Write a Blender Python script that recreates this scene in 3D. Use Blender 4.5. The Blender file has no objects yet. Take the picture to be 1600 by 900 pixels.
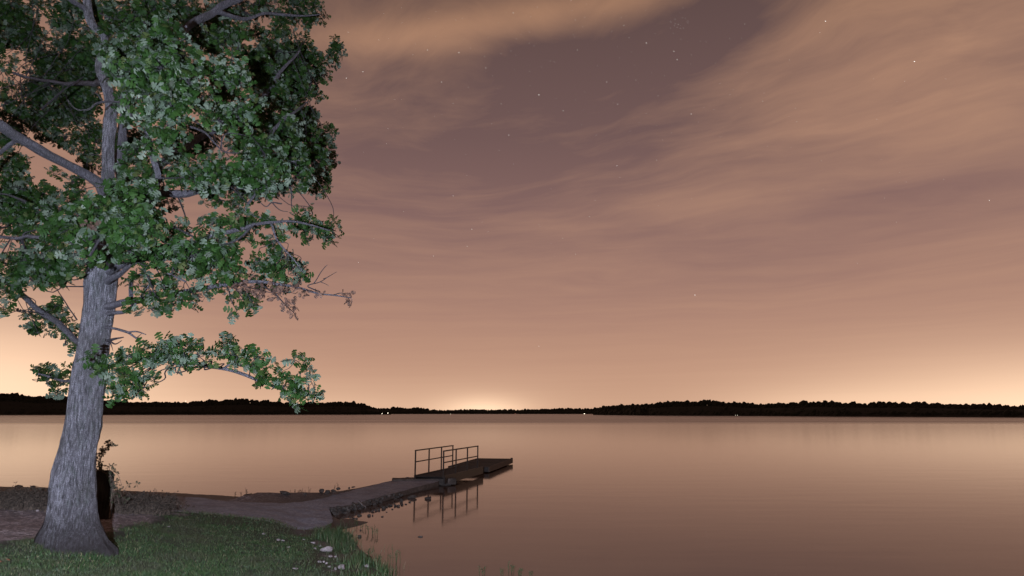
import bpy, bmesh, math, random
import numpy as np
from mathutils import Vector, noise as mnoise

# ------------------------------------------------------------------ camera, world, light, exposure
SC = bpy.context.scene
COL = SC.collection
RNG = np.random.default_rng(7)
random.seed(7)
R = math.radians

F = 1067.0            # focal length in photo pixels (24 mm on 36 mm sensor)
CAMH = 3.1            # lens height above the lake
PITCH = math.atan((645.5 - 450) / F)
cam_d = bpy.data.cameras.new('camera')
cam_d.sensor_width = 36; cam_d.lens = 24.0
cam_d.clip_start = 0.1; cam_d.clip_end = 30000
cam = bpy.data.objects.new('camera', cam_d)
COL.objects.link(cam)
cam.location = (0, 0, CAMH)
cam.rotation_euler = (math.pi / 2 + PITCH, 0, 0)
SC.camera = cam
CP, SP = math.cos(PITCH), math.sin(PITCH)

SC.view_settings.view_transform = 'Standard'
SC.view_settings.look = 'None'
SC.view_settings.exposure = 0.0
SC.view_settings.gamma = 1.0


def ray(px, py):
    a = (px - 800) / F; b = (450 - py) / F
    return Vector((a, CP - b * SP, SP + b * CP))


def at(px, py, Y):                      # point seen at that photo pixel, Y metres away
    r = ray(px, py)
    return Vector((0, 0, CAMH)) + r * (Y / r.y)


def onz(px, py, z):                     # point seen at that pixel on the level z
    r = ray(px, py)
    t = (z - CAMH) / r.z
    return Vector((0, 0, CAMH)) + r * t


def azel(px, py):
    r = ray(px, py).normalized()
    return math.atan2(r.x, r.y), math.asin(r.z)


# ---- node helper
class NT:
    def __init__(s, tree):
        s.t = tree; s.n = tree.nodes; s.l = tree.links

    def node(s, typ, **kw):
        n = s.n.new(typ)
        for k, v in kw.items():
            setattr(n, k, v)
        return n

    def put(s, sock, v):
        if isinstance(v, (int, float)):
            sock.default_value = v
        elif isinstance(v, (tuple, list)):
            sock.default_value = v if len(v) == len(sock.default_value) else tuple(v) + (1,)
        else:
            s.l.new(v, sock)

    def math(s, op, a, b=0.0, c=None, clamp=False):
        n = s.node('ShaderNodeMath', operation=op); n.use_clamp = clamp
        s.put(n.inputs[0], a); s.put(n.inputs[1], b)
        if c is not None: s.put(n.inputs[2], c)
        return n.outputs[0]

    def mix(s, f, a, b, mode='MIX', clamp=False):
        n = s.node('ShaderNodeMix', data_type='RGBA', blend_type=mode)
        n.clamp_result = clamp
        s.put(n.inputs[0], f); s.put(n.inputs[6], a); s.put(n.inputs[7], b)
        return n.outputs[2]

    def ramp(s, f, stops, interp='LINEAR'):
        n = s.node('ShaderNodeValToRGB')
        n.color_ramp.interpolation = interp
        e = n.color_ramp.elements
        while len(e) > 1: e.remove(e[-1])
        e[0].position = stops[0][0]; e[0].color = tuple(stops[0][1]) + (1,) if not isinstance(stops[0][1], float) else (stops[0][1],) * 3 + (1,)
        for p, c in stops[1:]:
            x = e.new(p); x.color = (c, c, c, 1) if isinstance(c, float) else tuple(c) + (1,)
        s.put(n.inputs[0], f)
        return n.outputs[0]

    def maprange(s, v, a, b, c=0.0, d=1.0, smooth=False):
        n = s.node('ShaderNodeMapRange')
        if smooth: n.interpolation_type = 'SMOOTHSTEP'
        s.put(n.inputs[0], v)
        for i, q in enumerate((a, b, c, d)): n.inputs[1 + i].default_value = q
        return n.outputs[0]

    def noise(s, vec, scale, detail=4, rough=0.55, dist=0.0, out='Fac'):
        n = s.node('ShaderNodeTexNoise')
        if vec is not None: s.l.new(vec, n.inputs['Vector'])
        n.inputs['Scale'].default_value = scale; n.inputs['Detail'].default_value = detail
        n.inputs['Roughness'].default_value = rough; n.inputs['Distortion'].default_value = dist
        return n.outputs[out]

    def mapping(s, vec, scale=(1, 1, 1), rot=(0, 0, 0), loc=(0, 0, 0)):
        n = s.node('ShaderNodeMapping')
        s.l.new(vec, n.inputs[0])
        n.inputs['Scale'].default_value = scale; n.inputs['Rotation'].default_value = rot; n.inputs['Location'].default_value = loc
        return n.outputs[0]


# ---- night sky lit by town glow, thin streaked cloud
W = bpy.data.worlds.new('World'); SC.world = W; W.use_nodes = True
N = NT(W.node_tree); N.n.clear()
wout = N.node('ShaderNodeOutputWorld'); bg = N.node('ShaderNodeBackground')
N.l.new(bg.outputs[0], wout.inputs[0])
gen = N.node('ShaderNodeTexCoord').outputs['Generated']
sx = N.node('ShaderNodeSeparateXYZ'); N.l.new(gen, sx.inputs[0])
DX, DY_, DZ = sx.outputs
AZ = N.math('ARCTAN2', DX, DY_)
EL = N.math('ARCSINE', DZ)


def blob(px, py, sa, se, amp, tilt=0.0):
    """soft patch of sky centred where the photo shows it; sizes in degrees"""
    a0, e0 = azel(px, py)
    u = N.math('SUBTRACT', AZ, a0); v = N.math('SUBTRACT', EL, e0)
    c, s_ = math.cos(R(tilt)), math.sin(R(tilt))
    uu = N.math('ADD', N.math('MULTIPLY', u, c), N.math('MULTIPLY', v, s_))
    vv = N.math('SUBTRACT', N.math('MULTIPLY', v, c), N.math('MULTIPLY', u, s_))
    uu = N.math('DIVIDE', uu, R(sa)); vv = N.math('DIVIDE', vv, R(se))
    q = N.math('ADD', N.math('MULTIPLY', uu, uu), N.math('MULTIPLY', vv, vv))
    return N.math('MULTIPLY', N.math('EXPONENT', N.math('MULTIPLY', q, -1.0)), amp)


def addall(L):
    r = L[0]
    for x in L[1:]: r = N.math('ADD', r, x)
    return r


gq = N.math('DIVIDE', 1.0, N.math('ADD', N.math('MAXIMUM', DZ, 0.0), 0.16))
sinA = N.math('SINE', AZ); cosA = N.math('COSINE', AZ)
cv = N.node('ShaderNodeCombineXYZ')
N.l.new(sinA, cv.inputs[0]); N.l.new(cosA, cv.inputs[1])
N.l.new(N.math('ADD', gq, N.math('MULTIPLY', sinA, 0.24)), cv.inputs[2])
warp = N.noise(N.mapping(cv.outputs[0], scale=(2.2, 2.2, 1.3)), 1.0, 3, .5, 0, 'Color')
wv = N.node('ShaderNodeVectorMath', operation='MULTIPLY_ADD')
N.l.new(warp, wv.inputs[0]); wv.inputs[1].default_value = (.35, .35, .55); N.l.new(cv.outputs[0], wv.inputs[2])
n1 = N.noise(N.mapping(wv.outputs[0], scale=(1.7, 1.7, 1.9)), 1.0, 5, .55)
n2 = N.noise(N.mapping(wv.outputs[0], scale=(3.0, 3.0, 5.5), loc=(3, 1, 7)), 1.0, 6, .6)
n3 = N.noise(N.mapping(wv.outputs[0], scale=(7, 7, 15), loc=(1, 5, 2)), 1.0, 5, .62)
nn = N.math('ADD', N.math('MULTIPLY', n1, 0.36), N.math('ADD', N.math('MULTIPLY', n2, 0.40), N.math('MULTIPLY', n3, 0.24)))
big = addall([
    blob(720, 45, 15, 1.4, 1.0, 7), blob(620, 75, 6, 1.1, 0.35, 4), blob(960, -5, 13, 1.5, 0.5, 3), blob(1560, 60, 15, 9, 0.5, 10), blob(1330, 140, 9, 2.6, 0.22, 8),
    blob(1250, 20, 6, 3, 0.2, 0), blob(700, 172, 4.2, 1.3, 0.42, 6), blob(1300, 235, 16, 3.2, 0.25, 4), blob(900, 265, 4, 1.6, 0.25, 10),
    blob(1080, 315, 9, 1.2, 0.4, 0), blob(790, 345, 8, 0.9, 0.35, -5), blob(1500, 200, 7, 3, 0.3, 5), blob(20, 130, 15, 10, 0.7, 0),
    blob(600, 350, 5, 0.8, 0.18, 3), blob(880, 410, 10, 1.2, 0.15, 0), blob(640, 215, 3, 1.0, 0.15, 10),
    blob(1110, 50, 5, 2.6, -0.55, 25), blob(860, 120, 15, 4.2, -0.5, 5), blob(640, 280, 12, 4, -0.3, 0), blob(930, 210, 9, 3, -.35, 6), blob(850, 265, 7, 3, -.25, 0), blob(960, 90, 9, 3.0, -.12, 0), blob(720, 260, 14, 4, -.15, 0), blob(1390, 305, 8, 1.3, -0.4, 0),
    blob(850, 380, 12, 0.8, -0.15, 3), blob(1150, 440, 12, 1.6, -0.22, 0),
])
cm = N.math('ADD', N.math('MULTIPLY', N.math('SUBTRACT', nn, 0.5), 3.5), N.math('ADD', big, 0.12))
cm = N.maprange(cm, -0.25, 1.15, 0.0, 1.0, False)
elN = N.math('DIVIDE', EL, R(60.0), clamp=True)      # 0..1 = 0..60 degrees
base = N.ramp(elN, [(0, (.56, .345, .235)), (.06, (.49, .292, .208)), (.13, (.395, .232, .180)), (.20, (.300, .178, .150)),
                    (.28, (.220, .132, .124)), (.38, (.160, .099, .097)), (.52, (.118, .075, .073)), (.75, (.055, .036, .034)), (1, (.035, .024, .024))])
cloud = N.ramp(elN, [(0, (.59, .365, .25)), (.08, (.50, .30, .213)), (.2, (.42, .248, .183)), (.3, (.385, .228, .165)),
                     (.45, (.40, .232, .158)), (.6, (.32, .18, .11)), (.8, (.13, .078, .055)), (1, (.07, .043, .033))])
sky = N.mix(cm, base, cloud)
glow = addall([
    blob(755, 648, 3.4, 1.3, 0.55), blob(745, 650, 9, 3.0, 0.14), blob(1600, 640, 15, 4.5, 0.30), blob(1700, 650, 8, 3, 0.3), blob(1320, 650, 9, 2.0, 0.25),
    blob(0, 600, 9, 5.0, 0.34), blob(-200, 640, 14, 6, 0.3), blob(300, 650, 12, 4.0, 0.12), blob(290, 645, 3, 1.1, 0.12), blob(520, 650, 6, 2.0, 0.12),
])
sky = N.mix(1.0, sky, N.mix(glow, (0, 0, 0), (.92, .73, .50)), 'ADD')
below = N.maprange(EL, -0.02, 0.0)
sky = N.mix(1.0, N.mix(below, (.12, .075, .05), sky), (1.05, 1.0, .965), 'MULTIPLY')
N.put(bg.inputs[0], sky)
bg.inputs[1].default_value = 1.0

# ---- the photographer's flash: shadows of the trunk fall back and to the right
fl = bpy.data.lights.new('flash', 'POINT')
fl.energy = 12500; fl.color = (0.72, 0.78, 1.0); fl.shadow_soft_size = 0.06
flo = bpy.data.objects.new('flash', fl); COL.objects.link(flo)
flo.location = (-1.15, 0.1, CAMH + 0.1)

# ------------------------------------------------------------------ helpers


def tag(o, label=None, cat=None, group=None, kind=None):
    if label: o['label'] = label
    if cat: o['category'] = cat
    if group: o['group'] = group
    if kind: o['kind'] = kind
    return o


def mesh_obj(name, V, Fc, mat, parent=None, smooth=False, tri=False):
    me = bpy.data.meshes.new(name)
    V = np.asarray(V, dtype=np.float32).reshape(-1, 3)
    if isinstance(Fc, np.ndarray):
        k = Fc.shape[1]
        me.vertices.add(len(V)); me.vertices.foreach_set('co', V.ravel())
        me.loops.add(Fc.size); me.loops.foreach_set('vertex_index', Fc.astype(np.int32).ravel())
        me.polygons.add(len(Fc)); me.polygons.foreach_set('loop_start', np.arange(0, Fc.size, k, dtype=np.int32))
        me.update(calc_edges=True)
    else:
        me.from_pydata([tuple(map(float, v)) for v in V], [], Fc)
    me.validate()
    if mat: me.materials.append(mat)
    if smooth: me.polygons.foreach_set('use_smooth', np.ones(len(me.polygons), dtype=bool))
    o = bpy.data.objects.new(name, me)
    COL.objects.link(o)
    if parent: o.parent = parent
    return o


def empty(name, loc=(0, 0, 0), rz=0.0):
    o = bpy.data.objects.new(name, None); COL.objects.link(o)
    o.empty_display_size = 0.2
    o.location = loc; o.rotation_euler = (0, 0, rz)
    return o


def newmat(name):
    m = bpy.data.materials.new(name); m.use_nodes = True
    n = NT(m.node_tree); n.n.clear()
    out = n.node('ShaderNodeOutputMaterial'); b = n.node('ShaderNodeBsdfPrincipled')
    n.l.new(b.outputs[0], out.inputs[0])
    n.b = b; n.out = out; n.m = m
    return n


def geo_pos(n): return n.node('ShaderNodeNewGeometry').outputs['Position']
def obj_pos(n): return n.node('ShaderNodeTexCoord').outputs['Object']


def bump(n, h, strength=0.5, dist=0.01):
    b = n.node('ShaderNodeBump'); b.inputs['Strength'].default_value = strength; b.inputs['Distance'].default_value = dist
    n.put(b.inputs['Height'], h); n.l.new(b.outputs[0], n.b.inputs['Normal'])
    return b


def catmull(P, per=6):
    P = np.asarray(P, float)
    Q = np.vstack([2 * P[0] - P[1], P, 2 * P[-1] - P[-2]])
    out = []
    for i in range(1, len(Q) - 2):
        p0, p1, p2, p3 = Q[i - 1:i + 3]
        for k in range(per):
            t = k / per
            out.append(0.5 * ((2 * p1) + (-p0 + p2) * t + (2 * p0 - 5 * p1 + 4 * p2 - p3) * t * t + (-p0 + 3 * p1 - 3 * p2 + p3) * t ** 3))
    out.append(P[-1])
    return np.array(out)


def tube(P, rad, sides=6, off=0):
    """closed tapering tube through P; returns verts, quads (quads as tris pairs avoided)"""
    P = np.asarray(P, float); n = len(P)
    T = np.gradient(P, axis=0); T /= (np.linalg.norm(T, axis=1)[:, None] + 1e-9)
    ref = np.array([0, 0, 1.0]) if abs(T[0][2]) < 0.8 else np.array([1.0, 0, 0])
    V = []; a = np.arange(sides) * 2 * math.pi / sides
    u = np.cross(T[0], ref); u /= np.linalg.norm(u)
    for i in range(n):
        u = u - T[i] * np.dot(u, T[i]); u /= (np.linalg.norm(u) + 1e-9)
        w = np.cross(T[i], u)
        V.append(P[i] + rad[i] * (np.cos(a)[:, None] * u + np.sin(a)[:, None] * w))
    V = np.vstack(V)
    Q = []
    for i in range(n - 1):
        b0 = i * sides; b1 = b0 + sides
        for k in range(sides):
            k2 = (k + 1) % sides
            Q.append((off + b0 + k, off + b0 + k2, off + b1 + k2, off + b1 + k))
    return V, Q


class Acc:                                 # joins tubes and other pieces of one part
    def __init__(s): s.V = []; s.F = []; s.n = 0
    def add(s, V, Fc):
        s.V.append(np.asarray(V, float)); s.F += [tuple(int(i) + s.n for i in f) for f in Fc]; s.n += len(V)
    def tube(s, P, rad, sides=5):
        V, Q = tube(P, rad, sides); s.add(V, Q)
    def box(s, c, sz, rz=0.0, bevel=0.0):
        x, y, z = [q / 2 for q in sz]
        V = np.array([(-x, -y, -z), (x, -y, -z), (x, y, -z), (-x, y, -z), (-x, -y, z), (x, -y, z), (x, y, z), (-x, y, z)])
        cr, sr = math.cos(rz), math.sin(rz)
        V = np.c_[V[:, 0] * cr - V[:, 1] * sr, V[:, 0] * sr + V[:, 1] * cr, V[:, 2]] + np.array(c)
        s.add(V, [(0, 3, 2, 1), (4, 5, 6, 7), (0, 1, 5, 4), (1, 2, 6, 5), (2, 3, 7, 6), (3, 0, 4, 7)])
    def build(s, name, mat, parent=None, smooth=False):
        return mesh_obj(name, np.vstack(s.V), s.F, mat, parent, smooth)


def fbm(p, octv=3):
    return mnoise.fractal(Vector(p), 1.0, 2.0, octv)

# ------------------------------------------------------------------ materials
MAT = {}

# leaves: dark green upper face, pale grey-green underside
n = newmat('oak_leaf')
g = n.node('ShaderNodeNewGeometry'); oi = n.node('ShaderNodeObjectInfo')
rnd = n.math('FRACT', n.math('ADD', g.outputs['Random Per Island'], oi.outputs['Random']))
top = n.ramp(rnd, [(0, (.010, .026, .005)), (.5, (.016, .046, .008)), (.85, (.026, .062, .012)), (1, (.055, .070, .022))])
und = n.ramp(rnd, [(0, (.055, .082, .052)), (.5, (.095, .13, .088)), (1, (.15, .18, .13))])
n.put(n.b.inputs['Base Color'], n.mix(g.outputs['Backfacing'], top, und))
n.b.inputs['Roughness'].default_value = 0.6
n.b.inputs['Specular IOR Level'].default_value = 0.18
tr = n.node('ShaderNodeBsdfTranslucent'); tr.inputs[0].default_value = (.02, .05, .008, 1)
ms = n.node('ShaderNodeMixShader'); ms.inputs[0].default_value = 0.12
n.l.new(n.b.outputs[0], ms.inputs[1]); n.l.new(tr.outputs[0], ms.inputs[2]); n.l.new(ms.outputs[0], n.out.inputs[0])
MAT['leaf'] = n.m

n = newmat('dead_leaf')
g = n.node('ShaderNodeNewGeometry')
n.put(n.b.inputs['Base Color'], n.ramp(g.outputs['Random Per Island'], [(0, (.035, .022, .014)), (.6, (.085, .045, .03)), (1, (.13, .075, .05))]))
n.b.inputs['Roughness'].default_value = 0.8
MAT['dead'] = n.m


def bark(name, c0, c1, c2, sc=1.0, moss=0.0):
    n = newmat(name); p = geo_pos(n)
    v = n.mapping(p, scale=(9 * sc, 9 * sc, 1.3 * sc))
    a = n.noise(v, 3.2, 6, 0.65, 0.4)
    vo = n.node('ShaderNodeTexVoronoi', feature='DISTANCE_TO_EDGE'); n.l.new(n.mapping(p, scale=(24 * sc, 24 * sc, 5 * sc)), vo.inputs['Vector'])
    crack = n.maprange(vo.outputs['Distance'], 0.0, 0.32)
    big_ = n.noise(n.mapping(p, scale=(1, 1, .6)), 2.6, 4, 0.6)
    col = n.ramp(a, [(.36, c0), (.5, c1), (.62, c2)])
    col = n.mix(n.math('MULTIPLY', n.math('SUBTRACT', 1.0, crack), .85), col, tuple(q * .28 for q in c0))
    col = n.mix(n.maprange(big_, .5, .72, 0, .55), col, (.085, .082, .07))
    if moss:
        mz = n.noise(n.mapping(p, scale=(7, 7, 3)), 1.6, 6, .75)
        col = n.mix(n.maprange(mz, .52, .7, 0, moss), col, (.12, .17, .12))
    # darker, browner bark near the ground
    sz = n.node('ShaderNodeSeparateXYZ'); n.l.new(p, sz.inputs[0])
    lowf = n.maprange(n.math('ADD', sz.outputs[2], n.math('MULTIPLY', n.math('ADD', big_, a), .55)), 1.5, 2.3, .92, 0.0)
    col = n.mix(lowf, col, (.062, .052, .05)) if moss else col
    n.put(n.b.inputs['Base Color'], col)
    n.b.inputs['Roughness'].default_value = 0.9
    n.b.inputs['Specular IOR Level'].default_value = 0.2
    h = n.math('ADD', n.math('MULTIPLY', crack, .6), n.math('MULTIPLY', a, .8))
    bump(n, h, 1.0, 0.028)
    return n.m


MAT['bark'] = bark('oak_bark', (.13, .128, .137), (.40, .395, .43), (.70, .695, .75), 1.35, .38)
MAT['limb'] = bark('limb_bark', (.15, .145, .16), (.30, .29, .32), (.46, .45, .50), 1.8)
MAT['twig'] = bark('twig_bark', (.07, .065, .07), (.13, .12, .13), (.22, .21, .22), 2.5)
MAT['stump'] = bark('rotten_wood', (.025, .020, .017), (.05, .04, .034), (.10, .085, .07), 1.3)

# water
n = newmat('lake_water')
p = geo_pos(n); sp = n.node('ShaderNodeSeparateXYZ'); n.l.new(p, sp.inputs[0])
n.b.inputs['Base Color'].default_value = (.11, .070, .050, 1)
n.b.inputs['IOR'].default_value = 1.333
wob = n.noise(n.mapping(p, scale=(.004, .02, 1)), 1.0, 4, .6)
dist = n.math('ADD', sp.outputs[1], n.math('MULTIPLY', n.math('SUBTRACT', wob, .5), 90.0))
far = n.maprange(dist, 170, 260, 0, 1, True)
farR = n.math('MULTIPLY', far, n.maprange(n.noise(n.mapping(p, scale=(.0022, .03, 1)), 1.0, 5, .65), .35, .7, .08, .19))
n.put(n.b.inputs['Roughness'], n.math('ADD', farR, n.maprange(sp.outputs[1], 12, 150, .07, .155)))
rip = n.noise(n.mapping(p, scale=(.25, .8, 1)), 1.0, 3, .5)
bump(n, rip, .10, .05)
MAT['water'] = n.m

# terrain
n = newmat('lake_shore')
p = geo_pos(n)
at1 = n.node('ShaderNodeAttribute', attribute_name='grass').outputs['Fac']
at2 = n.node('ShaderNodeAttribute', attribute_name='mud').outputs['Fac']
f1 = n.noise(p, 30, 6, .75); f2 = n.noise(p, 3.0, 4, .6); f3 = n.noise(p, 120, 3, .8)
vo = n.node('ShaderNodeTexVoronoi'); n.l.new(p, vo.inputs['Vector']); vo.inputs['Scale'].default_value = 15
peb = n.ramp(vo.outputs['Color'], [(0, (.08, .065, .065)), (.35, (.26, .215, .21)), (.6, (.46, .36, .34)), (1, (.80, .72, .72))])
grv = n.mix(n.maprange(f1, .38, .62), (.12, .095, .09), peb)
grv = n.mix(n.maprange(f2, .5, .7, 0, .55), grv, (.10, .07, .06))
mudc = n.mix(f1, (.042, .035, .030), (.082, .070, .062))
soil = n.mix(f1, (.025, .03, .016), (.05, .055, .03))
col = n.mix(at2, grv, mudc)
col = n.mix(at1, col, soil)
n.put(n.b.inputs['Base Color'], col)
n.put(n.b.inputs['Roughness'], n.maprange(at2, 0, 1, .95, .6))
bump(n, n.math('ADD', f1, n.math('MULTIPLY', vo.outputs['Distance'], 1.0)), .8, .02)
MAT['ground'] = n.m

n = newmat('path_concrete')
p = geo_pos(n)
a = n.noise(p, 1.6, 5, .6); b = n.noise(p, 11, 7, .95); c = n.noise(p, 2.5, 4, .6)
col = n.ramp(b, [(.36, (.12, .135, .17)), (.5, (.25, .275, .34)), (.62, (.47, .50, .58))])
col = n.mix(n.maprange(a, .4, .65, 0, .5), col, (.11, .10, .11))
col = n.mix(n.maprange(c, .57, .7, 0, .45), col, (.28, .23, .20))
n.put(n.b.inputs['Base Color'], col); n.b.inputs['Roughness'].default_value = .85
bump(n, b, .6, .012)
MAT['path'] = n.m

n = newmat('old_concrete')
p = geo_pos(n)
a = n.noise(p, 5, 6, .7); b = n.noise(p, 60, 4, .8)
n.put(n.b.inputs['Base Color'], n.mix(n.math('MULTIPLY', b, .5), n.ramp(a, [(.3, (.03, .026, .022)), (.5, (.08, .068, .06)), (.7, (.17, .145, .125))]), (.08, .065, .05)))
n.b.inputs['Roughness'].default_value = .9; bump(n, n.math('ADD', a, b), .6, .02)
MAT['conc'] = n.m


def rockmat(name, c0, c1, c2):
    n = newmat(name); p = geo_pos(n)
    a = n.noise(p, 14, 7, .75); oi = n.node('ShaderNodeObjectInfo')
    col = n.ramp(a, [(.3, c0), (.5, c1), (.7, c2)])
    col = n.mix(n.math('MULTIPLY', oi.outputs['Random'], .35), col, tuple(q * .5 for q in c1))
    n.put(n.b.inputs['Base Color'], col); n.b.inputs['Roughness'].default_value = .85
    bump(n, a, .8, .015); return n.m


MAT['rock_dark'] = rockmat('wet_dark_rock', (.03, .027, .022), (.06, .05, .042), (.12, .105, .09))
MAT['rock_pale'] = rockmat('pale_limestone', (.17, .15, .145), (.29, .25, .245), (.45, .40, .39))


def simple(name, c0, c1, rough=.7, scale=10, metal=0.0, st=(1, 1, 1), bs=.4):
    n = newmat(name); p = geo_pos(n)
    a = n.noise(n.mapping(p, scale=st), scale, 6, .7)
    n.put(n.b.inputs['Base Color'], n.ramp(a, [(.32, c0), (.68, c1)]))
    n.b.inputs['Roughness'].default_value = rough; n.b.inputs['Metallic'].default_value = metal
    bump(n, a, bs, .006); return n.m


MAT['rail'] = simple('rusty_painted_steel', (.008, .007, .006), (.026, .019, .015), .55, 25)
MAT['plank'] = simple('weathered_deck_wood', (.008, .007, .006), (.024, .020, .016), .85, 14, 0, (1, 6, 6))
MAT['board'] = simple('side_board_wood', (.045, .036, .028), (.14, .11, .085), .85, 12, 0, (2, 2, 8))
MAT['float'] = simple('black_float', (.012, .012, .012), (.03, .03, .028), .6, 8)
MAT['wood_far'] = simple('distant_foliage', (.004, .006, .0025), (.012, .015, .007), .95, .25)
MAT['hill'] = simple('far_bank', (.008, .008, .005), (.018, .017, .01), .95, .1)
MAT['stem'] = simple('dry_stem', (.06, .045, .03), (.14, .11, .08), .9, 30)
MAT['brush'] = simple('dry_brush', (.03, .022, .016), (.20, .15, .11), .9, 20)
MAT['brushleaf'] = simple('dry_brush_leaf', (.018, .014, .010), (.075, .058, .04), .9, 9)
MAT['reed'] = simple('reed_green', (.022, .050, .014), (.055, .09, .032), .7, 6)
MAT['reedstem'] = simple('reed_dark', (.015, .02, .01), (.04, .045, .025), .8, 6)

n = newmat('grass_blade')
g = n.node('ShaderNodeNewGeometry'); p = g.outputs['Position']
big_ = n.noise(p, .9, 4, .6)
col = n.ramp(g.outputs['Random Per Island'], [(0, (.018, .046, .012)), (.5, (.034, .082, .020)), (.8, (.055, .11, .032)), (.92, (.12, .14, .06)), (1, (.26, .21, .12))])
col = n.mix(n.maprange(big_, .46, .64, 0, .7), col, (.065, .066, .034))
n.put(n.b.inputs['Base Color'], col); n.b.inputs['Roughness'].default_value = .6
MAT['grass'] = n.m


def emis(name, c, s):
    n = newmat(name); e = n.node('ShaderNodeEmission'); e.inputs[0].default_value = tuple(c) + (1,); e.inputs[1].default_value = s
    n.l.new(e.outputs[0], n.out.inputs[0]); return n.m


# ------------------------------------------------------------------ shoreline and terrain
shore_px = [(-600, 757), (-200, 758), (0, 761), (100, 763), (235, 769), (300, 772), (350, 775), (392, 778.5), (445, 778), (485, 776.5), (530, 769), (570, 761),
            (612, 752), (640, 748), (700, 757), (685, 760), (640, 772), (600, 783), (565, 792), (535, 800), (523, 806), (527, 812), (548, 811), (575, 816), (562, 821), (535, 828),
            (545, 842), (556, 855), (578, 874), (604, 892), (640, 925)]
shore = [onz(x, y, 0.0) for x, y in shore_px]
shore = [(-400.0, 90.0), (-120.0, 42.0)] + [(v.x, v.y) for v in shore] + [(-0.6, 10.2), (3, 8), (9, 6), (30, 2), (120, -20), (500, -200), (500, -900), (-900, -900), (-900, 90)]
SH = np.array(shore)


def poly_dist(poly, X, Y):
    """signed distance, positive inside"""
    P = np.asarray(poly); Q = np.roll(P, -1, axis=0)
    d = np.full(X.shape, 1e9); inside = np.zeros(X.shape, bool)
    for (x1, y1), (x2, y2) in zip(P, Q):
        dx, dy = x2 - x1, y2 - y1
        t = np.clip(((X - x1) * dx + (Y - y1) * dy) / (dx * dx + dy * dy + 1e-12), 0, 1)
        d = np.minimum(d, np.hypot(X - x1 - t * dx, Y - y1 - t * dy))
        if y1 != y2:
            c = ((y1 > Y) != (y2 > Y)) & (X < (x2 - x1) * (Y - y1) / (y2 - y1) + x1)
            inside ^= c
    return np.where(inside, d, -d)


def vnoise(X, Y, s, seed=0):               # smooth value noise
    X = X / s + seed * 13.7; Y = Y / s - seed * 7.3
    xi = np.floor(X); yi = np.floor(Y); fx = X - xi; fy = Y - yi
    fx = fx * fx * (3 - 2 * fx); fy = fy * fy * (3 - 2 * fy)
    def h(a, b):
        v = np.sin(a * 127.1 + b * 311.7 + seed * 17.0) * 43758.5453
        return v - np.floor(v)
    return (h(xi, yi) * (1 - fx) + h(xi + 1, yi) * fx) * (1 - fy) + (h(xi, yi + 1) * (1 - fx) + h(xi + 1, yi + 1) * fx) * fy


# path rows: far edge pixel, near edge pixel, height
rows_px = [((60, 773), (-40, 795), .95, .95), ((150, 774), (110, 796), .82, .86), ((235, 774.5), (235, 797), .68, .76), ((300, 777), (325, 803), .56, .62),
           ((355, 783), (385, 809), .46, .54), ((415, 786), (432, 816), .38, .44), ((460, 785), (468, 828), .32, .28), ((490, 781), (514, 823), .28, .20),
           ((505, 778), (519, 808), .25, .20), ((520, 774), (513, 796), .23, .21), ((545, 767.5), (545, 789), .22, .20), ((580, 758.5), (590, 777.5), .22, .20),
           ((613, 750.5), (640, 764), .24, .20), ((636, 745.5), (686, 752), .27, .24)]
PL = [onz(a[0], a[1], z1) for a, b, z1, z2 in rows_px]
PR = [onz(b[0], b[1], z2) for a, b, z1, z2 in rows_px]
PL = catmull(PL, 6); PR = catmull(PR, 6)
path_poly = [(v[0], v[1]) for v in PL] + [(v[0], v[1]) for v in PR[::-1]]


def path_height(X, Y):                      # inverse-distance height of the path edges
    P = np.vstack([PL, PR]); num = 0; den_ = 0
    for x, y, z in P:
        w = 1 / ((X - x) ** 2 + (Y - y) ** 2 + .05) ** 2
        num = num + w * z; den_ = den_ + w
    return num / den_


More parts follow.
